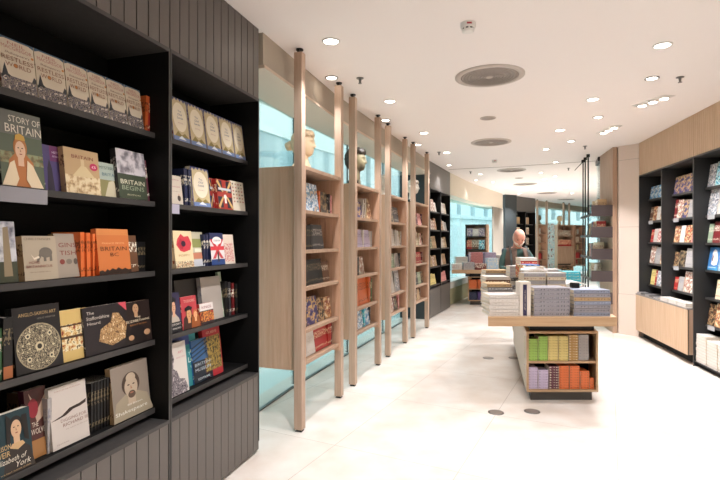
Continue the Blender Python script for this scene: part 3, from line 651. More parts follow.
for i in range(3):
    spineout(LBF, z, 83+i*6, .034, .205-.003*i, .12, 'orange', 'orange spine, %s of the copies left of the orange front cover' % ['first', 'second', 'third'][i], yaw=18, lean=-2)
faceout(LBF, z, 99.5, 131.5, 229.5, .095, .03, 'orange', 'bright orange book titled BRITAIN BC facing out', shapes=
        [('r', 0, 0, 1, 1, '#c2703c'), ('r', 0, .86, 1, 1, '#c98048'), ('t', 'FRANCIS PRYOR', .5, .68, .04, .7, '#e0a878'), ('t', 'BRITAIN', .5, .56, .09, .82, '#4c2c1c'), ('t', 'BC', .5, .43, .08, .26, '#4c2c1c'),
         ('p', [(0, 0), (0, .08), (.1, .1), (.16, .06), (.24, .12), (.3, .08), (.4, .13), (.5, .09), (.58, .14), (.7, .09), (.8, .12), (.9, .08), (1, .09), (1, 0)], '#2c1c14')])
faceout(LBF, z, 131, 139, 236, .14, .02, 'brown', 'narrow brown cover just right of the orange book'); 
for i, px in enumerate((139, 142, 145)): spineout(LBF, z, px, .022, .16, .15, 'black', 'black spine, %s of three at the right end, third shelf of nearest bookcase' % ['left', 'middle', 'right'][i])
z = LS[3]
spineout(LBF, z, 0, .03, .2, .12, 'green', 'dark green spine at the left edge, fourth shelf down', yaw=-5)
r = spineout(LBF, z, 8, .035, .24, .11, 'black', 'tall black spine with an orange foot, left of the round jewel cover', yaw=-5)
b_ = MB(); b_.box(-.0176, .0176, -.0012, -.0002, .003, .05); b_.build('spine_foot', amat('#a8643a'), r)
import math as _m
rings = [('r', 0, 0, 1, 1, '#1d1b1c'), ('t', 'ANGLO-SAXON ART', .52, .88, .055, .8, '#b09468'), ('t', 'LESLIE WEBSTER', .7, .8, .025, .4, '#8a8478')]
rings += [('e', .5, .37, .47, .36, '#a09478'), ('e', .5, .37, .45, .345, pict('filigree', ['#2a2620', '#9c9078', '#3a342a', '#cabf9f'], 90)), ('e', .5, .37, .09, .07, '#c9bd9c'), ('e', .5, .37, .05, .04, '#2a2620')]
for a_ in (45, 135, 225, 315): rings += [('e', .5+.33*math.cos(math.radians(a_)), .37+.25*math.sin(math.radians(a_)), .05, .04, '#cfc4a4'), ('e', .5+.33*math.cos(math.radians(a_)), .37+.25*math.sin(math.radians(a_)), .025, .02, '#2a2620')]
faceout(LBF, z, 16.5, 64, 309.5, .10, .035, 'black', 'black book titled ANGLO-SAXON ART with a round silver brooch', hard=True, shapes=rings)
faceout(LBF, z, 60.5, 90, 312, .11, .03, 'yellow', 'yellow illustrated book of red figures beside the black brooch cover', shapes=
        [('r', 0, 0, 1, 1, '#c9ac6c'), ('r', 0, .2, 1, .72, pict('manuscript', ['#8c3c28', '#c9a468', '#e0d4b0', '#6a5a3a'], 45)), ('r', 0, .44, 1, .49, '#4c3420'), ('r', 0, .68, 1, .71, '#4c3420')])
faceout(LBF, z, 86, 129.5, 308.5, .10, .03, 'charcoal', 'dark book titled The Staffordshire Hoard with a gold treasure heap', shapes=
        [('r', 0, 0, 1, 1, '#272224'), ('t', 'The', .16, .87, .06, .16, '#c9c0b4'), ('t', 'Staffordshire', .32, .76, .07, .5, '#c9c0b4'), ('t', 'Hoard', .22, .65, .06, .28, '#c9c0b4'), ('p', [(.3, .25), (.36, .5), (.6, .62), (.66, .8), (.8, .78), (.98, .5), (.92, .2), (.6, .1)], pict('gold_heap', ['#6a4c30', '#b89468', '#8a6a44', '#dcc49c'], 55)), ('p', [(.8, 1), (1, 1), (1, .8)], '#c4505c')])
faceout(LBF, z, 126, 152.5, 303.5, .10, .03, 'brown', 'dark portrait book titled THE ELIZABETHANS', shapes=portrait('#2a1f1c', '#b08a68', '#241814', '#1a1414', None, .45, .84, .7)+
        [('t', 'THE', .5, .62, .04, .2, '#d8c8ac'), ('t', 'ELIZABETHANS', .5, .54, .055, .86, '#d8c8ac'), ('t', 'EDITION', .5, .45, .03, .6, '#b07840'), ('e', .8, .22, .12, .07, '#b08a68'), ('e', .2, .16, .1, .06, '#b08a68')])
z = LS[4]
faceout(LBF, z, 0, 34, 403, .09, .035, 'brown', 'portrait book of a pale lady with dark hood at the lower left corner', right_anchor=True, w=.155, hgt=.235, shapes=portrait('#14343c', '#d0ab88', '#1c1614', '#2c2420', None, .6, .72, .9)+
        [('p', [(.35, .98), (.32, .5), (.42, .5), (.46, .9)], '#1c1614'), ('p', [(.9, .9), (.92, .45), (.8, .5), (.76, .9)], '#1c1614'), ('p', [(.4, .42), (.6, .36), (.8, .42), (.74, .48), (.46, .48)], '#c8a478'), ('t', 'ALISON', .22, .46, .08, .4, '#d0b07c'), ('t', 'WEIR', .2, .35, .09, .38, '#d0b07c'),
         ('t', 'Elizabeth of', .42, .24, .085, .8, '#e0d8c8', .3), ('t', 'York', .72, .13, .09, .4, '#e0d8c8', .3), ('t', 'THE FIRST TUDOR QUEEN', .5, .04, .025, .8, '#c0a070')])
faceout(LBF, z, 29, 50.5, 391, .13, .03, 'maroon', 'dark red book with a round red badge, behind the pale lady book', shapes=
        [('r', 0, 0, 1, 1, '#4a2420'), ('p', [(.2, .95), (.6, .7), (1, .9), (1, .6), (.5, .5)], '#b8a08c'), ('e', .36, .72, .24, .14, '#8a2430'), ('t', 'THE', .4, .48, .07, .3, '#d8ccbc'), ('t', 'WOLVES', .56, .38, .08, .74, '#d8ccbc'), ('r', 0, 0, 1, .26, '#9a6c3c')])
for i in range(3): spineout(LBF, z, 33+i*5, .03, .25-.01*i, .2, 'tan', 'tan spine, %s of three behind the dark red badge book' % ['left', 'middle', 'right'][i])
faceout(LBF, z, 53, 90, 390, .11, .045, 'white', 'thick white hardback with a dark brush stroke across its cover', hard=True, shapes=
        [('r', 0, 0, 1, 1, '#c9c0b8'), ('t', 'A KING LOST AND FOUND AGAIN', .5, .93, .02, .7, '#a06a5c'), ('p', [(.0, .47), (.3, .52), (.5, .6), (.78, .62), (.98, .66), (.96, .6), (.8, .57), (.6, .56), (.4, .5), (.2, .48)], '#30221c'), ('t', 'DIGGING FOR', .6, .43, .05, .7, '#8c6c60'), ('t', 'RICHARD III', .64, .35, .055, .68, '#8c6c60'), ('t', 'the search for the king', .66, .27, .025, .6, '#a08c80'), ('t', 'EDITION', .26, .07, .02, .3, '#8c7c70')])
spineout(LBF, z, 49.5, .02, .235, .125, 'pale grey', 'pale grey spine just left of the white brush-stroke book')
for i in range(8): spineout(LBF, z, 92.5+i*3.1, .02, .235, .13, 'black', 'slim black spine with gilt lettering, %s of eight beside the grey portrait cover' % ORD[i].replace('nearest', 'first'), yaw=10, group='eight matching slim black books')
faceout(LBF, z, 114.5, 151, 368.5, .10, .03, 'tan', 'grey-brown book with an engraved portrait of a bearded man', shapes=portrait('#8c8074', '#b8a690', '#4a3c32', '#a0947e', None, .5, .58, 1.15)+
        [('e', .5, .73, .13, .09, '#b8a690'), ('e', .5, .42, .1, .07, '#5c4a3c'), ('e', .5, .45, .05, .015, '#9c6a58'), ('t', 'Bill Bryson', .56, .24, .045, .4, '#e0dcd0'), ('t', 'Shakespeare', .46, .13, .085, .86, '#e8e4d8')])
faceout(LBF, z, 149.5, 153, 357, .11, .02, 'black', 'narrow black cover at the right end of the lowest shelf')

# ================= left bookcase, second bay (RBF)
z = LS[0]
for i, (l, r_) in enumerate([(173.5, 190.8), (191, 207), (207.2, 222), (222.2, 235.2), (235.4, 246)]):
    faceout(RBF, z, l, r_, 0, .10, .03, 'cream', 'cream oval-panelled book with blue border, %s from left, top shelf under the fascia' % ORD[i].replace('nearest', 'first'), group='row of five matching cream and blue books', hgt=.262, shapes=d_cream(), tilt=14)
for i, px in enumerate((247.5, 249)): spineout(RBF, z, px, .02, .24, .12, 'navy', 'navy spine, %s one, at the end of the cream and blue row' % ['left', 'right'][i])
z = LS[1]
faceout(RBF, z, 169.5, 183.5, 175.5, .12, .025, 'cream', 'cream lettered book beside two black spines, second shelf', shapes=[('r', 0, 0, 1, 1, '#d2c8b8'), ('t', 'Jane', .5, .85, .07, .6, '#b06a74'), ('t', 'Austen', .5, .62, .06, .7, '#b06a74'), ('t', 'the letters', .5, .45, .03, .6, '#a08a80'), ('e', .72, .22, .12, .1, '#3c302c'), ('e', .72, .34, .05, .04, '#c9a890')])
for i, px in enumerate((186.5, 191)): spineout(RBF, z, px, .034, .225, .12, 'navy', 'tall dark navy spine with gilt title, %s of a pair, second shelf' % ['left', 'right'][i], lean=-3)
faceout(RBF, z, 193.5, 211.5, 167.5, .10, .035, 'cream', 'single cream oval-panelled book facing out beside dark spines, second shelf', hard=True, shapes=d_cream())
faceout(RBF, z, 211, 218, 179, .13, .02, 'red', 'union flag book mostly hidden behind its twin', shapes=flag())
faceout(RBF, z, 218.5, 233.5, 180, .10, .03, 'red', 'union flag book with a white figure, facing out', hard=True, shapes=flag())
faceout(RBF, z, 232.5, 245.5, 181.5, .10, .025, 'cream', 'cream book dotted with small icons, right end of the second shelf', shapes=[('r', 0, 0, 1, 1, '#d9cfbc')]+[('e', .18+.21*(i % 4), .9-.12*(i//4), .05, .025, ['#2c2420', '#a06a40', '#b0443c'][(i*7) % 3]) for i in range(24)])
tk = bx('price_strip', 0, .17, 0, .004, -.055, .0, mat('ticket_lilac', '#a8a4b4', .5)); tk.location = RBF.pt(.015, .08, z-.001); tk.rotation_euler = (0, 0, RBF.th)
tag(tk, 'pale grey shelf ticket holder under the cream lettered book', 'shelf label')
z = LS[2]
for i, px in enumerate((169.5, 174)): spineout(RBF, z, px, .04, .2, .13, 'mustard', 'brown and red poppy book spine, %s one beside the poppy cover' % ['far left', 'right'][i], yaw=8)
faceout(RBF, z, 176, 194.5, 231.5, .10, .035, 'cream', 'cream book with a large red poppy', hard=True, shapes=[('r', 0, 0, 1, 1, '#dcc8a0'), ('r', 0, 0, 1, .18, pict('poppy_field', ['#8c3c34', '#dcc8a0', '#6a5a44', '#e8dcc0'], 70)), ('p', [(.12, .62), (.2, .78), (.4, .92), (.56, .84), (.8, .86), (.95, .66), (.86, .48), (.5, .42), (.3, .46)], '#c23c48'), ('p', [(.2, .64), (.35, .8), (.5, .7), (.45, .5), (.3, .52)], '#a82c3c'), ('e', .5, .65, .12, .08, '#3c2434'), ('t', 'POPPY', .5, .33, .06, .6, '#b09068')])
faceout(RBF, z, 194, 205, 232.5, .12, .025, 'sage green', 'pale book with green and red houses, right of the poppy', shapes=[('r', 0, 0, 1, 1, '#b8b49c'), ('r', 0, .55, 1, .8, '#8c9058'), ('r', 0, .22, 1, .4, '#b87a60'), ('r', 0, 0, 1, .2, '#b8bcc4'), ('r', .2, .42, .8, .52, '#e0dcc4')])
for i in range(3): spineout(RBF, z, 204.5+i*2.9, .03, .205, .12, 'navy', 'navy and red spine, %s of three beside the red and blue flag cover' % ['left', 'middle', 'right'][i], yaw=6)
faceout(RBF, z, 212, 225.5, 233.5, .10, .03, 'navy', 'navy, white and red flag cover with a small dark tower', hard=True, shapes=[('r', 0, 0, 1, 1, '#d8d4d4'), ('r', 0, .8, 1, 1, '#2c3458'), ('r', 0, 0, 1, .18, '#2c4478'), ('p', [(0, .8), (.2, .8), (.9, .2), (.7, .2)], '#c04048'), ('p', [(1, .8), (.8, .8), (.1, .2), (.3, .2)], '#c04048'), ('r', 0, .46, 1, .58, '#c83c44'), ('e', .5, .76, .34, .12, '#e8e4e0'), ('t', 'LONDON', .5, .76, .06, .5, '#2c3458'), ('r', .46, .1, .56, .42, '#3c3430')])
faceout(RBF, z, 224.5, 235.5, 235, .11, .025, 'pink', 'cream and pink patterned book, right end of the third shelf', shapes=[('r', 0, 0, 1, 1, '#d6c8b8'), ('r', .1, .08, .9, .7, pict('pink_marks', ['#d6c8b8', '#b85c64', '#d6c8b8', '#c47c7c'], 50))])
z = LS[3]
faceout(RBF, z, 178, 208, 281, .19, .03, 'charcoal', 'large dark grey landscape book behind the small portraits', hard=True, shapes=[('r', 0, 0, 1, 1, '#3c3a38')])
faceout(RBF, z, 204, 223.5, 278, .15, .03, 'pale grey', 'large plain pale grey book, right half of the fourth shelf', hard=True, shapes=[('r', 0, 0, 1, 1, '#aca49c')])
faceout(RBF, z, 222, 225, 272, .16, .02, 'sage green', 'narrow pale green edge of a tall book, fourth shelf')
for i in range(4): spineout(RBF, z, 227+i*3.3, .03, .25-.01*i, .15, ['black', 'charcoal', 'dark red', 'black'][i], '%s spine, %s of four at the right end, fourth shelf' % (['black', 'charcoal', 'dark red', 'black'][i], ['first', 'second', 'third', 'fourth'][i]), lean=-3)
faceout(RBF, z, 168.5, 182.5, 294, .10, .025, 'navy', 'small portrait book of a man in a black cap', shapes=portrait('#34304c', '#cfa080', '#3c2a20', '#b8ac9c', '#1c1a1c', .5, .66, .9)+[('r', 0, 0, 1, .26, '#16161c'), ('t', 'HISTORY', .5, .2, .05, .8, '#d8d4cc'), ('t', 'OF ENGLAND', .5, .1, .04, .8, '#d8d4cc')])
faceout(RBF, z, 183, 198.5, 297.5, .10, .025, 'red', 'red book showing two faces in black hats', shapes=portrait('#b03c44', '#c89468', '#6a3c28', '#3c2420', '#241c20', .45, .46, .95)+portrait('#b03c44', '#d8a478', '#b06a38', '#8c4c24', None, .85, .4, .7)[1:]+[('t', 'TUDORS', .5, .86, .08, .7, '#dcb0a0')])
faceout(RBF, z, 201, 214.5, 304, .095, .02, 'red', 'small white and red picture book below the grey landscape book', shapes=[('r', 0, 0, 1, 1, '#2c2024'), ('r', 0, .66, 1, 1, '#d8d0cc'), ('r', 0, .14, 1, .62, pict('small_scene', ['#b0342c', '#3c2420', '#d89048', '#8c2424'], 60)), ('t', 'KINGS', .5, .82, .12, .7, '#8c3c44')])
z = LS[4]
faceout(RBF, z, 173, 199.5, 339, .14, .03, 'teal', 'teal and blue book behind the white sculpture cover', shapes=[('r', 0, 0, 1, 1, '#2c8088'), ('r', 0, .8, .75, 1, '#3c4c88'), ('t', 'THE', .78, .62, .05, .2, '#c8dcdc'), ('t', 'LAS', .8, .5, .1, .3, '#d8e8e8'), ('t', 'WAY', .82, .36, .06, .24, '#b0ccd0')])
faceout(RBF, z, 168, 189.5, 346, .10, .03, 'white', 'white book with a grey twisted sculpture on its cover', shapes=[('r', 0, 0, 1, 1, '#cfc8c0'), ('p', [(.05, 0), (.1, .5), (.2, .8), (.36, .86), (.42, .7), (.34, .52), (.5, .46), (.6, .3), (.84, .26), (.95, .08), (.9, 0)], pict('sculpture', ['#3c3840', '#8c8488', '#5c565c', '#b8b0b0'], 40)), ('t', 'ART', .74, .8, .05, .24, '#c07078'), ('t', 'AND LIFE', .72, .7, .03, .4, '#b8808c')])
faceout(RBF, z, 194.5, 213.5, 341, .13, .03, 'blue', 'blue diagonal-striped book with a dark lower half', shapes=[('r', 0, 0, 1, 1, '#1c2430'), ('r', 0, .5, .8, 1, '#3c6490')]+[('p', [(.0, .5+.1*i), (.0, .54+.1*i), (.8, .7+.1*i if .7+.1*i < 1 else 1), (.8, .66+.1*i if .66+.1*i < 1 else .98)], '#22364c') for i in range(4)]+[('t', 'BRITISH', .5, .42, .07, .8, '#b8c4cc'), ('t', 'MUSEUM', .5, .3, .07, .8, '#b8c4cc'), ('t', 'EDITION', .5, .08, .05, .6, '#d8e0e4')])
faceout(RBF, z, 206.5, 223.5, 330, .13, .03, 'red', 'red-bordered book with a dark gold picture, lowest shelf', shapes=[('r', 0, 0, 1, 1, '#a82c34'), ('r', .04, .14, .96, .84, pict('gold_mask', ['#2c2418', '#6c5a30', '#a08848', '#3c3420'], 40)), ('t', 'GUIDE', .5, .92, .05, .6, '#e0b8a0')])

# ================= generic rows
def row(fr, z, where, spec, d=.13, smax=None, s0=.05, gapc=.002, seed=0, group=None, tilt=10, side='left'):
    """spec: (kind, colour, width, height[, thickness]) placed left to right; kinds f = cover out, s = spine out, p = picture cover"""
    rnd = random.Random(seed); s = s0; i = 0
    for it in spec:
        k, c, w_, h_ = it[:4]; i += 1
        if s+w_ > (smax or fr.L-.016): break
        o = ORD[i-1].replace('nearest', 'first') if i < 9 else '%dth' % i
        if k == 'g': s += w_; i -= 1; continue
        if k == 's':
            spineout(fr, z, 0, w_, h_, d+rnd.uniform(-.005, .01), c, '%s book spine, %s from left, %s' % (c, o, where), a=s+w_/2, lean=(it[4] if len(it) > 4 else 0), hard=h_ > .2, w=.14, group=group)
        else:
            t = it[4] if len(it) > 4 else .025; a = math.radians(tilt)
            book(w_-.003, h_, t, c, fr.pt(s+w_/2, d, z+t*math.sin(a)+.0005), (-a, 0, fr.th), '%s book facing out, %s from left, %s' % (c, o, where), group, hard=h_ > .2, pic=(k == 'p'))
        s += w_+gapc
NTH = ['top', 'second', 'third', 'fourth', 'lowest']
def R_(k, c, w, h, *a): return (k, c, w, h)+a
oakrows = [
 [[('s', 'teal', .03, .24), ('p', 'pale blue', .3, .25), ('s', 'orange', .025, .2), ('p', 'black', .15, .2), ('s', 'charcoal', .03, .19), ('s', 'pink', .03, .18)],
  [('s', 'black', .04, .21), ('s', 'black', .04, .21), ('s', 'black', .04, .21), ('s', 'black', .04, .21), ('s', 'black', .04, .21), ('s', 'black', .04, .21), ('f', 'charcoal', .2, .22)],
  [('s', 'black', .04, .22), ('s', 'charcoal', .035, .22), ('s', 'black', .04, .22), ('s', 'black', .04, .22), ('f', 'black', .26, .22), ('f', 'brown', .12, .19)],
  [('s', 'black', .04, .26), ('s', 'navy', .05, .26), ('s', 'charcoal', .04, .26), ('p', 'purple', .2, .24), ('p', 'brown', .12, .21), ('p', 'cream', .12, .2)],
  [('f', 'white', .12, .19), ('f', 'white', .14, .2), ('f', 'red', .22, .22), ('s', 'red', .03, .22), ('s', 'red', .03, .22), ('s', 'dark red', .03, .21)]],
 [[('f', 'white', .1, .15), ('p', 'purple', .17, .18), ('s', 'white', .03, .22, 8), ('s', 'brown', .03, .22, 8), ('s', 'white', .03, .24, 12), ('s', 'tan', .03, .24, 14), ('p', 'cream', .15, .22)],
  [('f', 'white', .12, .22), ('f', 'lilac', .16, .2), ('s', 'white', .03, .2), ('s', 'lilac', .03, .2), ('f', 'lilac', .16, .2), ('s', 'white', .03, .19), ('s', 'pale grey', .03, .19)],
  [('s', 'black', .03, .2), ('s', 'charcoal', .04, .2), ('s', 'red', .03, .2), ('s', 'black', .05, .2), ('s', 'black', .04, .2), ('p', 'white', .16, .2)],
  [('f', 'orange', .2, .26), ('f', 'orange', .24, .3), ('s', 'orange', .04, .3), ('s', 'red', .04, .3), ('s', 'green', .05, .28)],
  [('p', 'blue', .15, .2), ('p', 'pale blue', .15, .2), ('s', 'turquoise', .04, .21), ('p', 'blue', .15, .21), ('s', 'charcoal', .03, .2)]],
 [[('f', 'brown', .12, .17), ('p', 'black', .17, .22), ('f', 'charcoal', .2, .22), ('p', 'navy', .12, .15), ('s', 'brown', .03, .17)],
  [('f', 'white', .18, .23), ('f', 'white', .13, .24), ('s', 'white', .04, .23), ('s', 'pale grey', .04, .22), ('f', 'white', .14, .22), ('s', 'cream', .04, .21), ('s', 'pale grey', .04, .21)],
  [('p', 'green', .16, .2), ('f', 'sage green', .15, .19), ('s', 'white', .04, .2), ('f', 'pale grey', .15, .2), ('s', 'charcoal', .04, .2)],
  [('s', 'black', .05, .28), ('s', 'charcoal', .05, .28), ('f', 'white', .22, .3), ('s', 'pale grey', .04, .27), ('p', 'pale grey', .2, .3)],
  [('s', 'black', .05, .2), ('s', 'white', .03, .2), ('s', 'black', .05, .21), ('p', 'white', .15, .21), ('s', 'dark red', .04, .21), ('p', 'black', .14, .2), ('s', 'pink', .04, .22)]],
 [[('f', 'brown', .14, .16), ('f', 'maroon', .16, .17), ('f', 'pink', .18, .2), ('s', 'maroon', .04, .2)],
  [('p', 'white', .16, .2), ('f', 'cream', .16, .21), ('s', 'cream', .04, .2), ('p', 'pink', .16, .2), ('s', 'brown', .03, .2)],
  [('f', 'tan', .12, .18), ('f', 'red', .18, .19), ('f', 'red', .18, .19), ('s', 'dark red', .04, .19)],
  [('p', 'green', .17, .2), ('f', 'charcoal', .15, .2), ('f', 'sage green', .15, .2), ('p', 'black', .13, .2)],
  [('s', 'tan', .04, .19), ('s', 'brown', .04, .2), ('f', 'tan', .15, .2), ('s', 'brown', .04, .19), ('f', 'tan', .15, .18), ('s', 'brown', .04, .19)]]]
for ci, f in enumerate(OF):
    for si, sp in enumerate(oakrows[ci]):
        if si == 4: sp = [it if it[3] < .22 else (it[0], it[1], it[2], .21)+it[4:] for it in sp]
        row(f, OS[si], '%s shelf, %s oak case' % (NTH[si], ['first', 'second', 'third', 'fourth'][ci]), [(it[0], it[1], it[2]*(1.3 if it[0] != 's' else 1.1), it[3])+it[4:] for it in sp], d=.035, s0=.066, smax=f.L-.06, seed=ci*10+si, tilt=8)

# right bookcases rows
rr = [
 [[('p', 'blue', .13, .17)]*5, [('f', 'brown', .1, .19), ('p', 'cream', .13, .19), ('f', 'white', .12, .18), ('p', 'cream', .13, .18), ('f', 'tan', .12, .17)],
  [('f', 'red', .1, .17), ('f', 'white', .12, .18), ('p', 'pink', .13, .18), ('f', 'cream', .13, .18)], [('p', 'white', .17, .24), ('f', 'pale grey', .18, .22), ('p', 'cream', .14, .2)],
  [('f', 'yellow', .15, .21), ('f', 'red', .05, .2), ('p', 'pale grey', .16, .2), ('f', 'white', .14, .19)]],
 [[('p', 'purple', .15, .21)]*4, [('f', 'dark red', .08, .23), ('p', 'white', .15, .22), ('p', 'purple', .14, .21), ('f', 'pale grey', .12, .2), ('f', 'yellow', .14, .2)],
  [('p', 'cream', .16, .2), ('f', 'white', .13, .2), ('p', 'red', .17, .2), ('f', 'pink', .14, .19)], [('p', 'brown', .13, .17), ('p', 'black', .17, .19), ('f', 'pale grey', .2, .22)],
  [('f', 'red', .11, .16), ('f', 'pale grey', .14, .17), ('p', 'white', .23, .24), ('f', 'pale grey', .13, .22)]],
 [[('p', 'pale grey', .15, .24), ('p', 'turquoise', .2, .25), ('p', 'pale grey', .22, .25)], [('p', 'pale grey', .2, .28), ('f', 'white', .16, .2), ('p', 'pale blue', .18, .24)],
  [('f', 'sage green', .1, .2), ('f', 'dark red', .15, .22), ('f', 'maroon', .15, .22), ('p', 'red', .16, .2)], [('p', 'blue', .22, .24), ('f', 'pale blue', .15, .2), ('p', 'white', .16, .2)],
  [('g', '', .16, 0), ('f', 'cream', .18, .2), ('f', 'yellow', .16, .2)], [('p', 'brown', .14, .22), ('p', 'cream', .2, .24), ('p', 'black', .16, .2)]]]
for ci in range(3):
    for si, sp in enumerate(rr[ci]):
        zz = (RS+[.52])[si]; rj = random.uniform(-1, 1.2); sp = [q_ for it in sp for q_ in ((it[0], it[1], it[2]*1.08, it[3]*1.15), ('g', '', .008, 0))]
        row(RF[ci], zz, '%s shelf, %s right-hand bookcase' % ((NTH[:4]+['fifth', 'lowest'])[si], ['farthest', 'middle', 'nearest'][ci]), sp, d=.142, s0=max(.02, RF[ci].at([650, 672, 705][ci]+rj, .145)[0]), seed=100+ci*10+si, tilt=8)
for ci, si in ((0, 1), (1, 1), (1, 3), (2, 1), (2, 5)):
    f = RF[ci]; zz = (RS+[.52])[si]; o = bx('price_strip', 0, .16, 0, .004, -.05, .005, mat('ticket_white', '#a9aaac', .5)); o.location = f.pt(.08 if ci else .06, .118, zz-.002); o.rotation_euler = (0, 0, f.th)
    tag(o, 'pale shelf ticket on the %s shelf of the %s right-hand bookcase' % ((NTH[:4]+['fifth', 'lowest'])[si], ['farthest', 'middle', 'nearest'][ci]), 'shelf label')
# flat books along the oak low cabinets
def flatbook(x, y, z, th, L, W, t, c, label, hard=True, group=None, cat='book'):
    return book(W, L, t, c, (x, y, z+.0004), (0, 0, th), label, group, hard, False, True, cat)
for i in range(5):
    p = RF[0].pt(.09+.165*i, -.035, .70); flatbook(p[0], p[1], .70, RF[0].th, .15, .12, .025, 'charcoal' if i % 2 else 'grey', '%s book lying flat, %s from left, low cabinet by the stone column' % ('charcoal' if i % 2 else 'grey', ['first', 'second', 'third', 'fourth', 'fifth'][i]))
for i in range(3):
    p = RF[1].pt(.17+.27*i, -.04, .70)
    for j in range(2): flatbook(p[0], p[1], .70+j*.026, RF[1].th, .25, .13, .026, 'white', 'white book lying flat, %s, %s pile on the second low cabinet' % (['bottom one', 'top one'][j], ['left', 'middle', 'right'][i]))
# white stacks on the floor base of the near right bookcase
for i in range(3):
    for j in range(9 if i else 10):
        p = RF[2].pt(.14+.25*i, .02, .065+j*.034); flatbook(p[0], p[1], .065+j*.034, RF[2].th+random.uniform(-.03, .03), .23, .16, .033, 'white', 'thick white book, %s from the floor, %s low stack at right edge' % ((ORD+['ninth', 'tenth'])[j].replace('nearest', 'first'), ['left', 'middle', 'right'][i]), hard=False)
bx_ = RF[2]; t_ = bx('stack_plinth', .012, bx_.L-.015, 0, .42, .0605, .0645, M_RCARC); t_.location = (bx_.o[0], bx_.o[1], 0); t_.rotation_euler = (0, 0, bx_.th); tag(t_, 'charcoal floor board under the white book stacks at right', 'shelf board')

# ------------------------------------------------------------------ shelves in the near table end
tx, ty = 1.163+.437, 4.70
def stackrow(x0, z0, cols):
    for (dx, w_, n, t, c, lab, zoff) in cols:
        for j in range(n):
            o = (ORD+['ninth', 'tenth', 'eleventh', 'twelfth'])[j].replace('nearest', 'first')
            flatbook(x0+dx+w_/2+random.uniform(-.0015, .0015), ty+.03+zoff, z0+j*t, 0, w_-.004, .13, t-.0005, c, '%s book, %s from the bottom, %s' % (c, o, lab), hard=False)
stackrow(tx, .385, [(.024, .093, 8, .026, 'lime green', 'first lime stack, upper shelf of table end', 0), (.12, .093, 9, .0258, 'lime green', 'second lime stack, upper shelf of table end', 0),
                    (.216, .096, 9, .026, 'yellow', 'left yellow stack, upper shelf of table end', 0), (.315, .098, 9, .026, 'yellow', 'right yellow stack, upper shelf of table end', 0),
                    (.417, .09, 10, .025, 'mustard', 'mustard stack, upper shelf of table end', 0), (.513, .1, 9, .0275, 'pale grey', 'pale grey stack, upper shelf of table end', .01)])
stackrow(tx, .112, [(.024, .093, 8, .026, 'lilac', 'left lilac stack, lower shelf of table end', 0), (.12, .1, 7, .026, 'lilac', 'right lilac stack, lower shelf of table end', 0),
                    (.224, .096, 9, .0245, 'maroon', 'maroon stack, lower shelf of table end', 0), (.323, .098, 9, .0245, 'orange', 'first orange stack, lower shelf of table end', 0),
                    (.424, .098, 9, .0245, 'orange', 'second orange stack, lower shelf of table end', 0), (.526, .09, 7, .0245, 'orange', 'third orange stack, lower shelf of table end', 0), (.618, .042, 4, .026, 'orange', 'narrow fourth orange stack, lower shelf of table end', 0)])

# ------------------------------------------------------------------ stacks on the near table (top .85)
TT = .85
def tstack(px0, px1, y, n, t, c, lab, W=.24, jit=.006, ptop=None, hard=True, cs=None, z=TT):
    x0, x1 = (px0-360)/F*y, (px1-360)/F*y
    for j in range(n):
        cc = cs[j % len(cs)] if cs else c
        o = (ORD+['ninth', 'tenth', 'eleventh', 'twelfth', 'thirteenth', 'fourteenth', 'fifteenth'])[n-1-j].replace('nearest', 'first') if j < n-1 else 'topmost'
        o = o if o == 'topmost' else o+' from the top'
        flatbook((x0+x1)/2+random.uniform(-jit, jit), y+random.uniform(0, jit), z+j*t, random.uniform(-.02, .02), x1-x0, W, t-.001, cc, '%s book, %s, %s' % (cc, o, lab), hard=hard)
COL['plastic grey'] = '#98959c'; INK['plastic grey'] = '#4c4a54'; COL['silver blue'] = '#9299ac'; INK['silver blue'] = '#5a5c68'
tstack(489.5, 524, 4.50, 6, .032, 'white', 'white stack at the front left table corner', W=.26)
tstack(534, 570, 4.50, 7, .0372, 'plastic grey', 'wrapped grey stack at the front of table', W=.26, jit=.003)
tstack(574, 610.5, 4.50, 7, .0345, 'silver blue', 'wrapped silver-blue stack at the right front corner', W=.26, jit=.004, cs=['silver blue', 'plastic grey', 'plastic grey', 'silver blue', 'tan', 'plastic grey', 'silver blue'])
# standing white volume with the navy strip
r = thing('hardback_book', 'tall white slipcased volume standing with a navy strip on its spine', 'book', (1.516, 4.49, TT), 0)
bx('case', -.05, .05, .002, .13, 0, .315, amat('#ded6cc'), r, .002); bx('pages', -.045, .045, .003, .128, .312, .3165, M_PAGES, r)
b_ = MB(); b_.box(-.022, .014, .0005, .002, .006, .292); b_.build('spine_strip', amat('#2e2850'), r)
sm = bpy.data.curves.new('t', 'FONT'); sm.body = 'THE COMPLETE HISTORY'; sm.align_x = 'CENTER'; sm.align_y = 'CENTER'; sm.size = .014
so = bpy.data.objects.new('t', sm); me = bpy.data.meshes.new_from_object(so); bpy.data.objects.remove(so)
for q in me.vertices: q.co = Vector((-.004-q.co.y*1.1*-1 if False else -.004+q.co.y*1.1, -.0003, .15-q.co.x*1.2))
me.materials.clear(); me.materials.append(amat('#c9bfae')); so = bpy.data.objects.new('spine_lettering', me); C.objects.link(so); so.parent = r
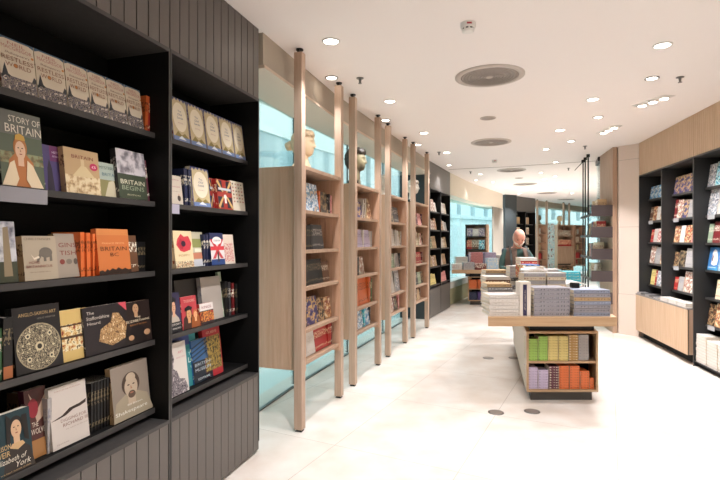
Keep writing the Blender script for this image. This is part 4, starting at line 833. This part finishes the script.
# second row
tstack(524.5, 546, 4.88, 10, .037, 'cream', 'left cream-paged stack behind the wrapped grey one', W=.2, cs=['cream', 'pale grey'], jit=.003)
tstack(547.5, 566, 4.88, 10, .037, 'cream', 'right cream-paged stack behind the wrapped grey one', W=.2, cs=['cream', 'pale grey'], jit=.003)
tstack(487.5, 512, 4.86, 8, .033, 'pale grey', 'second stack from the front, left table side', W=.26, cs=['pale grey', 'grey', 'tan', 'pale grey', 'white'])
tstack(513, 523, 4.86, 8, .03, 'white', 'small black and white stack behind the tall white volume', W=.16, cs=['white', 'charcoal'], jit=.002)
tstack(567.5, 584, 4.90, 8, .03, 'white', 'white stack behind the silver-blue one', W=.2)
tstack(588, 607, 4.86, 7, .03, 'pale grey', 'pale stack at the right side of the table', W=.2)
# third row
tstack(486, 510, 5.25, 9, .034, 'pink', 'third stack from the front, left table side', W=.24, cs=['pale grey', 'brown', 'white', 'pink', 'pale grey', 'grey'])
tstack(511, 522, 5.25, 9, .0325, 'white', 'striped black and white stack in the table middle', W=.18, cs=['white', 'white', 'charcoal'], jit=.002)
tstack(566, 581, 5.35, 11, .032, 'turquoise', 'turquoise stack at the right back of table', W=.2, jit=.004)
# fourth row, tall
tstack(486, 509, 5.68, 10, .035, 'pale grey', 'fourth stack from the front, left table side', W=.22, cs=['pale grey', 'tan', 'white', 'grey'])
tstack(510, 520, 5.5, 11, .037, 'pale grey', 'tall narrow stack in front of the man', W=.16, jit=.002)
tstack(521, 545, 5.45, 11, .037, 'white', 'broad white stack of large sheets, table middle', W=.3, jit=.01, cs=['white', 'white', 'pale grey'])
tstack(520.5, 537, 5.95, 12, .0405, 'white', 'tall white stack just in front of the man', W=.2, cs=['white', 'red', 'white'], jit=.003)
tstack(546, 562, 5.55, 11, .0333, 'pink', 'pink topped stack right of the white sheets', W=.2, cs=['white', 'pale grey', 'pink'])
# loose copies lying on stacks
x = (533-360)/F*5.5; flatbook(x, 5.5, TT+11*.037+.001, .1, .16, .2, .014, 'blue', 'thin blue booklet lying on the broad white sheet stack', hard=False)
# red-spotted spine and drooping white sheets
r = book(.02, .14, .2, 'red', ((521.5-360)/F*5.25, 5.22, TT+9*.0325), (0, 0, 0), 'red and white spotted spine standing beside the grey stack', pic=True)
def sheet(px0, px1, y, z, L, label):
    x0, x1 = (px0-360)/F*y, (px1-360)/F*y; n = 14; m = MB(); vs = []
    for k_ in (0, 1):
        for j in (0, 1):
            for i in range(n+1):
                u = i/n; vs.append((x0+(x1-x0)*u, y+j*L, z+.022*math.sin(u*PI)*(1 if k_ else .9)+.008+(.012 if k_ else -.007)*(1-u*.4)))
    fs = []
    N = n+1
    for i in range(n):
        fs += [(2*N+i, 2*N+i+1, 3*N+i+1, 3*N+i), (i+1, i, N+i, N+i+1), (i, i+1, 2*N+i+1, 2*N+i), (N+i+1, N+i, 3*N+i, 3*N+i+1)]
    fs += [(0, 2*N, 3*N, N), (n, N+n, 3*N+n, 2*N+n)]
    m.add(vs, fs, 0, False); o = m.build('paper_wrapper', M_WHITE); tag(o, label, 'paper'); return o
sheet(526, 548, 5.02, TT+10*.037+.002, .2, 'curled white sheet draped over the cream-paged stacks')
sheet(566, 586, 4.93, TT+8*.03+.002, .2, 'curled white sheet lying on the stack behind the silver-blue books')
b_ = bx('box', 0, .07, 0, .06, 0, .05, M_BLACK, None, .004); b_.location = ((570-360)/F*4.66, 4.66, TT+7*.0345+.002); b_.location.x = 2.02; b_.location.z = TT+7*.0345+.001; tag(b_, 'small black box lying on top of the silver-blue stack', 'box')

# ------------------------------------------------------------------ hanging display stand at the right end of the aisle
def display_stand():
    f = Frame(4.30, 9.50, 3.93, 8.28)     # seen from the aisle: left = far end, right = near end
    t = thing('display_stand', 'dark metal and glass magazine stand beside the oak fin', 'display stand', (f.o[0], f.o[1], 0), f.th)
    for s_ in (.02, .30, f.L-.62):
        m = MB(); m.tube((s_, .02, 0), (s_, .02, CEIL), .012); m.tube((s_, .3, 0), (s_, .3, CEIL-.001), .008); m.build('upright', M_BLACK, t)
        m = MB(); m.cyl(s_, .02, CEIL-.05, CEIL-.001, .03); m.tube((s_, -.13, CEIL-.2), (s_, .02, CEIL-.03), .006); m.build('ceiling_mount', M_BLACK, t)
    for zz in (1.97, 1.61, 1.24, .87, .5):
        s1 = bx('glass_shelf', .0, f.L, -.02, .34, zz-.01, zz, M_GLASSE, t)
        bx('end_plate', f.L+.001, f.L+.02, -.02, .33, zz-.02, zz+.165, mat('brown_metal', '#4a4040', .5), t)
        bx('rail', 0, f.L, -.025, -.02, zz-.014, zz+.03, M_BLACK, t)
    return f
DSF = display_stand()
for si, (zz, sp) in enumerate(zip((1.97, 1.61, 1.24, .87, .5), [
    [('f', 'black', .2, .25), ('f', 'charcoal', .2, .24), ('s', 'teal', .04, .22), ('f', 'pale blue', .2, .25), ('s', 'cream', .05, .26), ('s', 'cream', .05, .27), ('f', 'cream', .25, .27), ('s', 'cream', .05, .27), ('s', 'cream', .05, .26), ('s', 'cream', .05, .27), ('s', 'tan', .05, .27)],
    [('p', 'brown', .2, .25), ('f', 'tan', .2, .25), ('f', 'black', .2, .24), ('s', 'navy', .04, .27), ('s', 'blue', .05, .27), ('s', 'navy', .05, .27), ('s', 'cream', .05, .26), ('s', 'red', .05, .26), ('s', 'cream', .05, .26), ('s', 'tan', .05, .26), ('s', 'cream', .05, .26), ('s', 'cream', .05, .27), ('s', 'red', .05, .26)],
    [('p', 'brown', .2, .25), ('f', 'tan', .2, .24), ('s', 'maroon', .04, .24), ('s', 'pink', .04, .24), ('s', 'lilac', .04, .26), ('s', 'pale grey', .04, .26), ('f', 'cream', .25, .27), ('s', 'cream', .05, .27), ('s', 'cream', .05, .27), ('s', 'cream', .05, .27)],
    [('p', 'green', .2, .25), ('f', 'sage green', .2, .24), ('p', 'pale grey', .2, .25), ('s', 'cream', .05, .27), ('s', 'cream', .05, .27), ('f', 'white', .22, .25)], []])):
    row(DSF, zz, '%s shelf of the metal display stand' % NTH[si], sp, d=.08, s0=.02, seed=300+si, tilt=8)
# glass partition with its dark head, between stand and fin
w = MB(); w.prism([(4.45, 9.12), (4.462, 9.12), (4.71, 9.72), (4.70, 9.73)], 0, CEIL-.08); struct(w.build('window_7', M_GLASS))
w = MB(); w.prism([(4.43, 9.12), (4.48, 9.10), (4.73, 9.71), (4.68, 9.74)], CEIL-.08, CEIL-.001); struct(w.build('trim_9', M_BLACK))

# ------------------------------------------------------------------ far furniture
f = Frame(2.86, 13.3, 3.43, 13.10)
t = thing('display_case', 'small oak-framed bookcase with purple books standing by the far windows', 'bookcase', (f.o[0], f.o[1], 0), f.th)
bx('side_panel', 0, .02, 0, .3, 0, 1.97, M_RCARC, t); bx('side_panel', .54, .6, 0, .3, 0, 1.97, M_OAKE, t); bx('back_panel', .02, .54, .28, .3, 0, 1.97, M_OAKE, t)
for zz in (.6, .95, 1.3, 1.65, 1.97): bx('shelf', .02, .54, 0, .28, zz-.03, zz, M_RCARC, t)
FAR = []
for zz, sp in ((1.65, [('f', 'purple', .16, .22), ('f', 'white', .16, .2), ('f', 'purple', .16, .22)]), (1.3, [('f', 'red', .14, .25), ('f', 'brown', .18, .25), ('p', 'turquoise', .16, .25)]), (.95, [('f', 'navy', .16, .2), ('f', 'white', .16, .2), ('f', 'tan', .16, .22)])): FAR.append((f, zz, sp, .03, .03))
w = MB(); w.prism(band(seg(15.3, 16.45), -.03, .01), 0.01, 2.59); tag(w.build('blind', mat('blind_cloth', '#8b857b', .9)), 'pale grey full-height blind beside the far dark column', 'blind')
# far posts, oak cases and cabinet
fp_ = [(6.78, 18.75), (7.35, 19.3), (8.35, 20.1), (8.75, 20.5)]
for i, (x, y) in enumerate(fp_): post(x, y, .75, 'far oak post, %s from left beyond the man' % ORD[i].replace('nearest', 'first'), 'far oak posts')
f1 = Frame(6.78, 18.75, 7.35, 19.3); oak_case(f1, 'distant oak display case between two far posts, behind the man')
f2 = Frame(7.85, 19.6, 8.62, 19.75)
oak_case(f2, 'distant oak cabinet with red books, right of the man', z0=.2, shelves=[1.72, 1.3, .545])
bx_ = bx('door', .06, f2.L-.06, -.03, -.012, .6, 1.27, M_OAK, None); bx_.location = (f2.o[0], f2.o[1], 0); bx_.rotation_euler = (0, 0, f2.th)
bx_.parent = [o for o in C.objects if o.get('label') == 'distant oak cabinet with red books, right of the man'][0]; bx_.location = (0, 0, 0); bx_.rotation_euler = (0, 0, 0)
f3 = Frame(8.7, 19.9, 9.3, 20.3); oak_case(f3, 'distant oak case nearest the metal display stand rods')
for zz, sp in zip(OS, [[('p', 'cream', .15, .2), ('f', 'white', .12, .2)], [('f', 'cream', .15, .22), ('f', 'cream', .15, .22)], [('p', 'brown', .14, .2), ('f', 'tan', .14, .2)], [('f', 'red', .3, .24), ('f', 'dark red', .12, .22)], [('f', 'red', .2, .2), ('p', 'brown', .15, .2)]]):
    FAR.append((f1, zz, sp, .05, .12)); FAR.append((f3, zz, sp, .05, .12))
FAR.append((f2, 1.72, [('s', 'brown', .06, .22)]*10, .05, .08)); FAR.append((f2, 1.3, [('s', 'red', .09, .26)]*7, .05, .08)); FAR.append((f2, .545, [('s', 'black', .06, .0+.18)]*10, .05, .08)); FAR.append((f2, .23, [('p', 'brown', .2, .2)]*3, .05, .08))
# speckled light panel between them
pn = Frame(7.42, 19.35, 7.74, 19.5); t = thing('speckled_screen', 'tall speckled pale blue panel between the distant oak cases', 'display panel', (pn.o[0], pn.o[1], 0), pn.th)
bx('board', 0, pn.L, 0, .05, 0, 2.2, pict('speckled_panel', ['#7a6a6c', '#dbe6e8', '#a9d4dc', '#d9eef0'], 8), t); bx('foot', -.03, pn.L+.03, -.1, .15, 0, .03, M_BLACK, t)
# far dark unit rows (individual) and most distant unit
for bi, f in enumerate(DF):
    cols = [['pink', 'white', 'cream'], ['white', 'cream', 'pale grey'], ['cream', 'white', 'green', 'tan'], ['pale grey', 'white', 'tan'], ['yellow', 'yellow', 'pink']]
    for si in range(5):
        rnd = random.Random(si+bi*9); cc = cols[si]; sp = [(rnd.choice('fp'), rnd.choice(cc), rnd.uniform(.13, .19), rnd.uniform(.19, .26)) for _ in range(4)]
        row(f, LS[si], '%s shelf, %s bay, bookcase beyond posts' % (NTH[si], ['near', 'far'][bi]), sp, d=.035, s0=.05, seed=si, tilt=10)
for bi, f in enumerate(FDF):
    for si, cc in enumerate(['tan', 'cream', 'brown', 'cream', 'tan']): FAR.append((f, LS[si], [('f', cc if bi == 0 else 'white', .2, .25), ('f', cc, .2, .25)], .12, .1))
# table 2 books
T2x, T2y = 2.14, 11.45
def fstack(x, y, z, L, W, n, t, c, B):
    for j in range(n): B.append((Matrix.Translation((x, y, z+j*t)), h2(L, W, t, c)))
def h2(L, W, t, c): return ('flat', L, W, t, c)
distant = []
for (dx, L, n, t, c) in [(.14, .24, 4, .035, 'white'), (.42, .26, 5, .035, 'pale grey'), (.70, .26, 4, .036, 'dark red'), (.98, .26, 8, .034, 'pale blue'), (.2, .2, 0, .03, 'white')]:
    fstack(T2x+dx, T2y+.05, .85, L, .2, n, t, c, distant)
for (dx, L, n, t, c) in [(.35, .3, 8, .036, 'white'), (.72, .3, 11, .036, 'pink'), (1.05, .28, 11, .036, 'lilac'), (1.3, .2, 9, .036, 'pale grey')]:
    fstack(T2x+dx, T2y+.55, .85, L, .22, n, t, c, distant)
bx0 = T2x+.437
for (dx, c) in [(.13, 'orange'), (.34, 'orange'), (.55, 'orange')]: fstack(bx0+dx, T2y+.29, .385, .19, .13, 7, .03, c, distant)
for (dx, c) in [(.13, 'navy'), (.34, 'purple'), (.55, 'navy')]: fstack(bx0+dx, T2y+.29, .112, .19, .13, 6, .032, c, distant)
# all the distant books, past the individually built ones
m = MB(); mats = []
def mi_(mm):
    if mm not in mats: mats.append(mm)
    return mats.index(mm)
for M, (k_, L, W, t, c) in distant:
    m.box(-L/2, L/2, 0, W, .001, t, mi_(cmat(c, True)), M); 
for (f, zz, sp, d, s0) in FAR:
    s_ = s0
    for it in sp:
        k_, c, w_, h_ = it[:4]; p = f.pt(s_+w_/2, d, zz+.001); M = Matrix.Translation(p) @ Matrix.Rotation(f.th, 4, 'Z')
        m.box(-w_/2+.003, w_/2-.003, 0, .03 if k_ != 's' else .14, 0, h_, mi_(picmat(c) if k_ == 'p' else cmat(c)), M); s_ += w_
o = m.build('distant_books', mats); tag(o, 'many small distant books on the far table and the farthest shelves', 'books', kind='stuff')

# ------------------------------------------------------------------ heads, busts and the man
def ico(sub=5):
    bm = bmesh.new(); bmesh.ops.create_icosphere(bm, subdivisions=sub, radius=1)
    vs = [v.co.copy() for v in bm.verts]; fs = [[v.index for v in f_.verts] for f_ in bm.faces]; bm.free(); return vs, fs
IV, IF = ico(5)
def G(x, s): return math.exp(-(x/s)**2)
def head_verts(hair=0, seed=0, fx=1.0):
    """face towards -y, head centre at the origin, about 0.24 high"""
    out = []
    for d in IV:
        q_ = ((1-abs(d.z)**2.7)**(1/2.7))/max(.02, math.sqrt(max(0, 1-d.z*d.z))) if d.z > 0 else 1
        x, y, z_ = d.x*.076*min(q_, 1.6), d.y*.096*min(q_, 1.6), d.z*.116
        if z_ < 0:
            k_ = (-z_/.118)**1.6; x *= 1-.34*k_; 
            if y > 0: y *= 1-.45*k_
            else: y *= min(1.5, ((1-abs(d.z)**3.2)**(1/3.2))/max(.02, math.sqrt(max(0, 1-d.z*d.z))))*.97
        fr = max(0, -d.y)
        if fr > 0:
            dy = 0
            dy -= .022*G(x, .0125)*(G(z_+.022, .015)) + .013*G(x, .010)*G(z_-.004, .02)      # nose
            dy += .013*(G(x-.031, .017)+G(x+.031, .017))*G(z_-.012, .013)                     # sockets
            dy -= .006*(G(x-.031, .010)+G(x+.031, .010))*G(z_-.010, .008)                     # eyeballs
            dy -= .006*G(z_-.034, .010)*G(x, .05)                                            # brow
            dy -= .008*G(x, .022)*(G(z_+.055, .006)+G(z_+.067, .007)) - .005*G(x, .024)*G(z_+.061, .003)  # lips
            dy -= .010*G(x, .024)*G(z_+.096, .014)                                           # chin
            dy -= .004*(G(x-.042, .02)+G(x+.042, .02))*G(z_+.025, .025)                      # cheeks
            y += dy*fr*fx
        v = Vector((x, y, z_))
        if hair:
            m_ = 0
            if z_ > .056 or y > -.008+max(0, -z_)*.3: m_ = min(1, max((z_-.052)/.02 if y < 0 else 1, (y+.006)/.02))
            if z_ < -.07: m_ = 0
            if m_ > 0:
                n_ = noise.noise(v*38+Vector((seed, 0, 0)))*.5+.5+.4*math.sin((x*1.0+z_*.6)*260+4*noise.noise(v*20)); v += d*(m_*(hair+.020*n_))
        out.append(v)
    return out
def ear(m, sx, M, mi=0):
    vs = []
    for d in IV2: vs.append(M @ Vector((sx*.074+d.x*.010, .008+d.y*.018+.004*d.z, -.005+d.z*.031)))
    m.add(vs, IF2, mi, True)
IV2, IF2 = ico(3)
def limb(m, pts, mi=0, n=20):
    """smooth tapering tube through (centre, rx, ry) rings"""
    vs = []
    for (c, rx, ry) in pts:
        for i in range(n): vs.append((c[0]+rx*math.cos(2*PI*i/n), c[1]+ry*math.sin(2*PI*i/n), c[2]))
    k_ = len(pts); m.add(vs, [(j*n+i, j*n+(i+1) % n, (j+1)*n+(i+1) % n, (j+1)*n+i) for j in range(k_-1) for i in range(n)], mi, True)
    m.add(vs[:n], [tuple(range(n))[::-1]], mi); m.add(vs[-n:], [tuple(range(n))], mi)
def blob(m, c, r, mi=0, rough=0):
    m.add([Vector(c)+Vector((d.x*r[0], d.y*r[1], d.z*r[2]))*(1+rough*noise.noise(d*4)) for d in IV2], IF2, mi, True)
def remesh(o, vox):
    md = o.modifiers.new('r', 'REMESH'); md.mode = 'VOXEL'; md.voxel_size = vox; md.use_smooth_shade = True
    sm_ = o.modifiers.new('s', 'SMOOTH'); sm_.iterations = 1; sm_.factor = .4
def bust(loc, yaw, scale, m1, label, hair, bun=False, shoulders=True, block=None, pitch=0, hm=None):
    t = thing('bust', label, 'sculpture', loc, (0, 0, yaw)); t.scale = (scale,)*3
    zo = .035 if block else 0
    m = MB(); zc = .245+zo; M = Matrix.Translation((0, 0, zc)) @ Matrix.Rotation(pitch, 4, 'X')
    m.add([M @ v for v in head_verts(fx=1.15)], IF, 0, True); ear(m, 1, M); ear(m, -1, M)
    limb(m, [((0, .02, .045), .07 if shoulders else .06, .07), ((0, .018, .09), .054, .058), ((0, .014, .14), .050, .054), ((0, .010, .19), .050, .056), ((0, .01, .22), .05, .06)])
    if bun: blob(m, (0, .135, zc-.005), (.042, .045, .042), rough=.25)
    if shoulders: limb(m, [((0, .02, .0), .14, .085), ((0, .02, .02), .15, .085), ((0, .02, .045), .13, .08), ((0, .02, .075), .085, .07), ((0, .02, .11), .055, .058)])
    o = m.build('head_and_neck', m1, t); remesh(o, .0036)
    hv0, hv1 = head_verts(fx=1.15), head_verts(hair+.001, 3, 1.15); mh = MB(); keep = {}; vs = []
    for i, (a_, b2) in enumerate(zip(hv0, hv1)):
        if (b2-a_).length > .004: keep[i] = len(vs); vs.append(M @ b2)
    mh.add(vs, [[keep[q] for q in f_] for f_ in IF if all(q in keep for q in f_)], 0, True)
    if bun: blob(mh, (0, .135, zc-.005), (.042, .045, .042), rough=.25)
    ho = mh.build('hair', hm or m1, t); s_ = ho.modifiers.new('so', 'SOLIDIFY'); s_.thickness = .012; s_.offset = -1
    if block: bx('plinth', -.055, .055, -.035, .075, 0, .075, block, t, .003)
    return t
M_MARB = mat('aged_marble', '#d9c2a0', .6, bump=.3, bscale=60); M_BRON = pict('patina_bronze', ['#4f4a38', '#77705a', '#8d8568'], 7, .45); M_PLAS = mat('white_plaster', '#ddd6cc', .7)
def onto(fr, s_, d): p = fr.pt(s_, d, 2.161); return p
bust(onto(OF[0], .40, .15), math.radians(76), 1.0, M_MARB, 'cream marble bust of a woman with a bun, on the first oak case', .006, bun=True)
bust(onto(OF[1], .50, .14), math.radians(76), 1.12, M_BRON, 'dark patinated head with curled hair on a block, on the second oak case', .012, shoulders=False, block=M_BLACK, hm=mat('dark_hair', '#332d24', .6))
bust(onto(OF[2], .35, .16), math.radians(60), .8, M_PLAS, 'small pale bust glimpsed on the third oak case', .006)
bust(onto(OF[3], .52, .14), math.radians(70), .98, M_PLAS, 'white plaster bust with curled hair, on the fourth oak case', .010, shoulders=False, block=M_BLACK)
bust((f1.pt(.4, .15, 2.161)), math.radians(-150), .95, M_BRON, 'dark bust on the distant oak case behind the man', .01)
bust((f2.pt(.25, .15, 2.161)), math.radians(60), .95, M_MARB, 'stone bust on the distant oak cabinet with red books', .01)

# ---- the man
def skin_mesh(name, verts, edges, radii, m1, parent, root=0, sub=2):
    me = bpy.data.meshes.new(name); me.from_pydata(verts, edges, []); o = bpy.data.objects.new(name, me); C.objects.link(o)
    me.materials.append(m1)
    md = o.modifiers.new('skin', 'SKIN'); md.use_smooth_shade = True
    for i, r_ in enumerate(radii):
        sv = me.skin_vertices[0].data[i]; sv.radius = r_ if isinstance(r_, tuple) else (r_, r_); sv.use_root = (i == root)
    o.modifiers.new('sub', 'SUBSURF').levels = sub; o.modifiers['sub'].render_levels = sub
    o.parent = parent; return o
MX, MY = 2.38, 7.42
man = thing('person', 'bald person with white beard in green jacket and brown waistcoat, reading behind the table', 'person', (MX, MY, 0))
SKIN = mat('skin', '#cf9785', .5); GRN = mat('green_cloth', '#34504b', .85, bump=.3, bscale=200); BRN = mat('brown_cloth', '#5d4a40', .85, bump=.3, bscale=150); TRO = mat('trouser_cloth', '#3c3e48', .9); BRD = mat('white_beard', '#dcd4cc', .9, bump=.8, bscale=160)
# body: one continuous surface (skeleton + skin), head joined at the neck
V = [(0, .02, .95), (0, .02, 1.15), (0, .03, 1.33), (0, .01, 1.43), (0, -.03, 1.50)]; Ed = [(0, 1), (1, 2), (2, 3), (3, 4)]; Ra = [(.13, .10), (.13, .10), (.15, .10), (.07, .065), (.055, .055)]
for sx in (-1, 1):
    b0 = len(V)
    V += [(sx*.155, .03, 1.375), (sx*.225, -.02, 1.13), (sx*.15, -.27, 1.115), (sx*.125, -.335, 1.13)]; Ed += [(2, b0), (b0, b0+1), (b0+1, b0+2), (b0+2, b0+3)]; Ra += [.05, .04, .028, .03]
    for k_, (ox, ln) in enumerate([(-.030, .062), (-.011, .072), (.009, .070), (.028, .056)]):
        b1 = len(V); V += [(sx*.115+ox*1.0, -.375, 1.135), (sx*.112+ox, -.375-ln*.6, 1.125), (sx*.11+ox, -.375-ln, 1.10)]; Ed += [(b0+3, b1), (b1, b1+1), (b1+1, b1+2)]; Ra += [.010, .009, .008]
    b1 = len(V); V += [(sx*.085, -.35, 1.15), (sx*.068, -.385, 1.155)]; Ed += [(b0+3, b1), (b1, b1+1)]; Ra += [.011, .009]
    b1 = len(V); V += [(.03+sx*.09, .02, .90), (.07+sx*.09, .0, .50), (.09+sx*.08, .03, .09), (.09+sx*.085, -.10, .04)]; Ed += [(0, b1), (b1, b1+1), (b1+1, b1+2), (b1+2, b1+3)]; Ra += [.085, .055, .04, .032]
body = skin_mesh('body', V, Ed, Ra, SKIN, man)
pit = math.radians(32); HM = Matrix.Translation((0, -.085, 1.585)) @ Matrix.Rotation(math.radians(-6), 4, 'Z') @ Matrix.Rotation(pit, 4, 'X') @ Matrix.Scale(1.08, 4)
m = MB(); m.add([HM @ v for v in head_verts()], IF, 0, True); ear(m, 1, HM); ear(m, -1, HM); limb(m, [((0, .01, 1.42), .068, .066), ((0, -.02, 1.48), .064, .064), ((0, -.05, 1.56), .062, .064)])
hd = m.build('head', SKIN, man)
# eyes and brows
m = MB()
for sx in (-1, 1): m.add([HM @ Vector((sx*.031+d.x*.011, -.079+d.y*.011, .011+d.z*.007)) for d in IV2], IF2, 0, True)
m.build('eyes', mat('eye', '#3a2a24', .3), hd)
# beard: lower face shell, moustache
m = MB(); hv = head_verts(); vs = []; keep = {}; 
for i, v in enumerate(hv):
    if v.z < -.035 and v.y < .03 and not (abs(v.x) < .02 and -.068 < v.z < -.055) and (abs(v.x) > .028 or v.z < -.045): keep[i] = len(vs); vs.append(HM @ (v*1.0+IV[i]*(.010+.004*noise.noise(v*120))))
fs = [[keep[a] for a in f_] for f_ in IF if all(a in keep for a in f_)]; m.add(vs, fs, 0, True); bo = m.build('beard', BRD, hd); so_ = bo.modifiers.new('so', 'SOLIDIFY'); so_.thickness = .012; so_.offset = -1
m = MB(); vs = []; keep = {}
for i, v in enumerate(hv):
    if -.045 < v.z < .03 and (v.y > .02 or (abs(v.x) > .062 and v.y > -.02)): keep[i] = len(vs); vs.append(HM @ (v+IV[i]*.006))
fs = [[keep[a] for a in f_] for f_ in IF if all(a in keep for a in f_)]; m.add(vs, fs, 0, True); bo = m.build('hair', BRD, hd); so_ = bo.modifiers.new('so', 'SOLIDIFY'); so_.thickness = .008; so_.offset = -1
# jacket with sleeves
V = [(0, .02, .88), (0, .02, 1.12), (0, .03, 1.32), (0, .015, 1.425)]; Ed = [(0, 1), (1, 2), (2, 3)]; Ra = [(.17, .125), (.17, .12), (.165, .115), (.085, .08)]
for sx in (-1, 1):
    b0 = len(V); V += [(sx*.155, .03, 1.365), (sx*.215, .0, 1.26), (sx*.235, -.02, 1.12), (sx*.185, -.18, 1.105), (sx*.15, -.275, 1.115)]; Ed += [(2, b0)]+[(b0+i, b0+i+1) for i in range(4)]; Ra += [.068, .060, .054, .047, .043]
skin_mesh('jacket', V, Ed, Ra, GRN, man)
# waistcoat: open-fronted shell over the torso
def shell(name, rings, a0, a1, m1, th=.012, n=36):
    m = MB(); vs = []
    for (z_, rx, ry, cy) in rings:
        for i in range(n+1):
            a = a0+(a1-a0)*i/n; vs.append((rx*math.sin(a), cy-ry*math.cos(a), z_))
    N = n+1; m.add(vs, [(j*N+i, j*N+i+1, (j+1)*N+i+1, (j+1)*N+i) for j in range(len(rings)-1) for i in range(n)], 0, True)
    o = m.build(name, m1, man); s_ = o.modifiers.new('so', 'SOLIDIFY'); s_.thickness = th; s_.offset = 1; return o
for a0, a1 in ((.28, PI), (PI, 2*PI-.28)):
    pass
shell('waistcoat', [(.86, .20, .19, .01), (1.0, .20, .19, .008), (1.15, .198, .19, .005), (1.28, .19, .18, .005), (1.36, .175, .155, .015), (1.425, .14, .125, .02)], .27, 2*PI-.27, BRN)
# rucksack straps and the rucksack itself
for sx in (-1, 1):
    m = MB(); pts = [(sx*.13, -.172, 1.10), (sx*.14, -.168, 1.25), (sx*.135, -.13, 1.36), (sx*.12, -.02, 1.455), (sx*.11, .10, 1.43)]
    for a_, b2 in zip(pts, pts[1:]): 
        A, B = Vector(a_), Vector(b2); d = (B-A).normalized(); n_ = Vector((1, 0, 0)); u = d.cross(n_).normalized()*.006; n_ = n_*.016
        m.add([A-n_-u, A+n_-u, A+n_+u, A-n_+u, B-n_-u, B+n_-u, B+n_+u, B-n_+u], [(0, 3, 2, 1), (4, 5, 6, 7), (0, 1, 5, 4), (1, 2, 6, 5), (2, 3, 7, 6), (3, 0, 4, 7)])
    m.build('strap', mat('strap_grey', '#343a39', .8), man)
m = MB(); m.box(-.15, .15, .19, .33, .98, 1.42); o = m.build('rucksack', mat('rucksack_cloth', '#3b4450', .9), man, .03)
# trousers, shoes
V = [(0, .02, .93)]; Ed = []; Ra = [(.165, .12)]
for sx in (-1, 1):
    b0 = len(V); V += [(.03+sx*.095, .02, .82), (.07+sx*.092, .0, .48), (.09+sx*.082, .03, .10)]; Ed += [(0, b0), (b0, b0+1), (b0+1, b0+2)]; Ra += [.095, .075, .06]
skin_mesh('trousers', V, Ed, Ra, TRO, man)
for sx in (-1, 1):
    m = MB(); limb(m, [((.09+sx*.085, -.03, 0), .045, .13), ((.09+sx*.085, -.03, .03), .047, .132), ((.09+sx*.085, -.01, .07), .042, .10), ((.09+sx*.085, .02, .11), .04, .05)]); m.build('shoe', mat('shoe_leather', '#2c2420', .5), man)
# the open book held in his hands
r = thing('open_book', 'open white book held in both hands by the reading man', 'book', (MX, MY-.42, 1.145), (math.radians(-22)*-1, 0, 0))
m = MB(); m.prism([(-.15, -.1), (.15, -.1), (.15, .1), (-.15, .1)], -.006, 0); m.build('cover', amat('#a8444c'), r)
m = MB(); n = 12; vs = []
for j in (0, 1):
    for i in range(2*n+1): u = (i-n)/n; vs.append((u*.145, -.095+.19*j, .018*math.sin(min(1, abs(u)*3)*PI/2)*(1-.35*abs(u))+.001))
N = 2*n+1; m.add(vs, [(i, i+1, N+i+1, N+i) for i in range(2*n)], 0, True); o = m.build('pages', M_PAGES, r); s_ = o.modifiers.new('so', 'SOLIDIFY'); s_.thickness = .003; s_.offset = -1
print('BOOKS', NB[0], 'OBJECTS', len(bpy.data.objects))
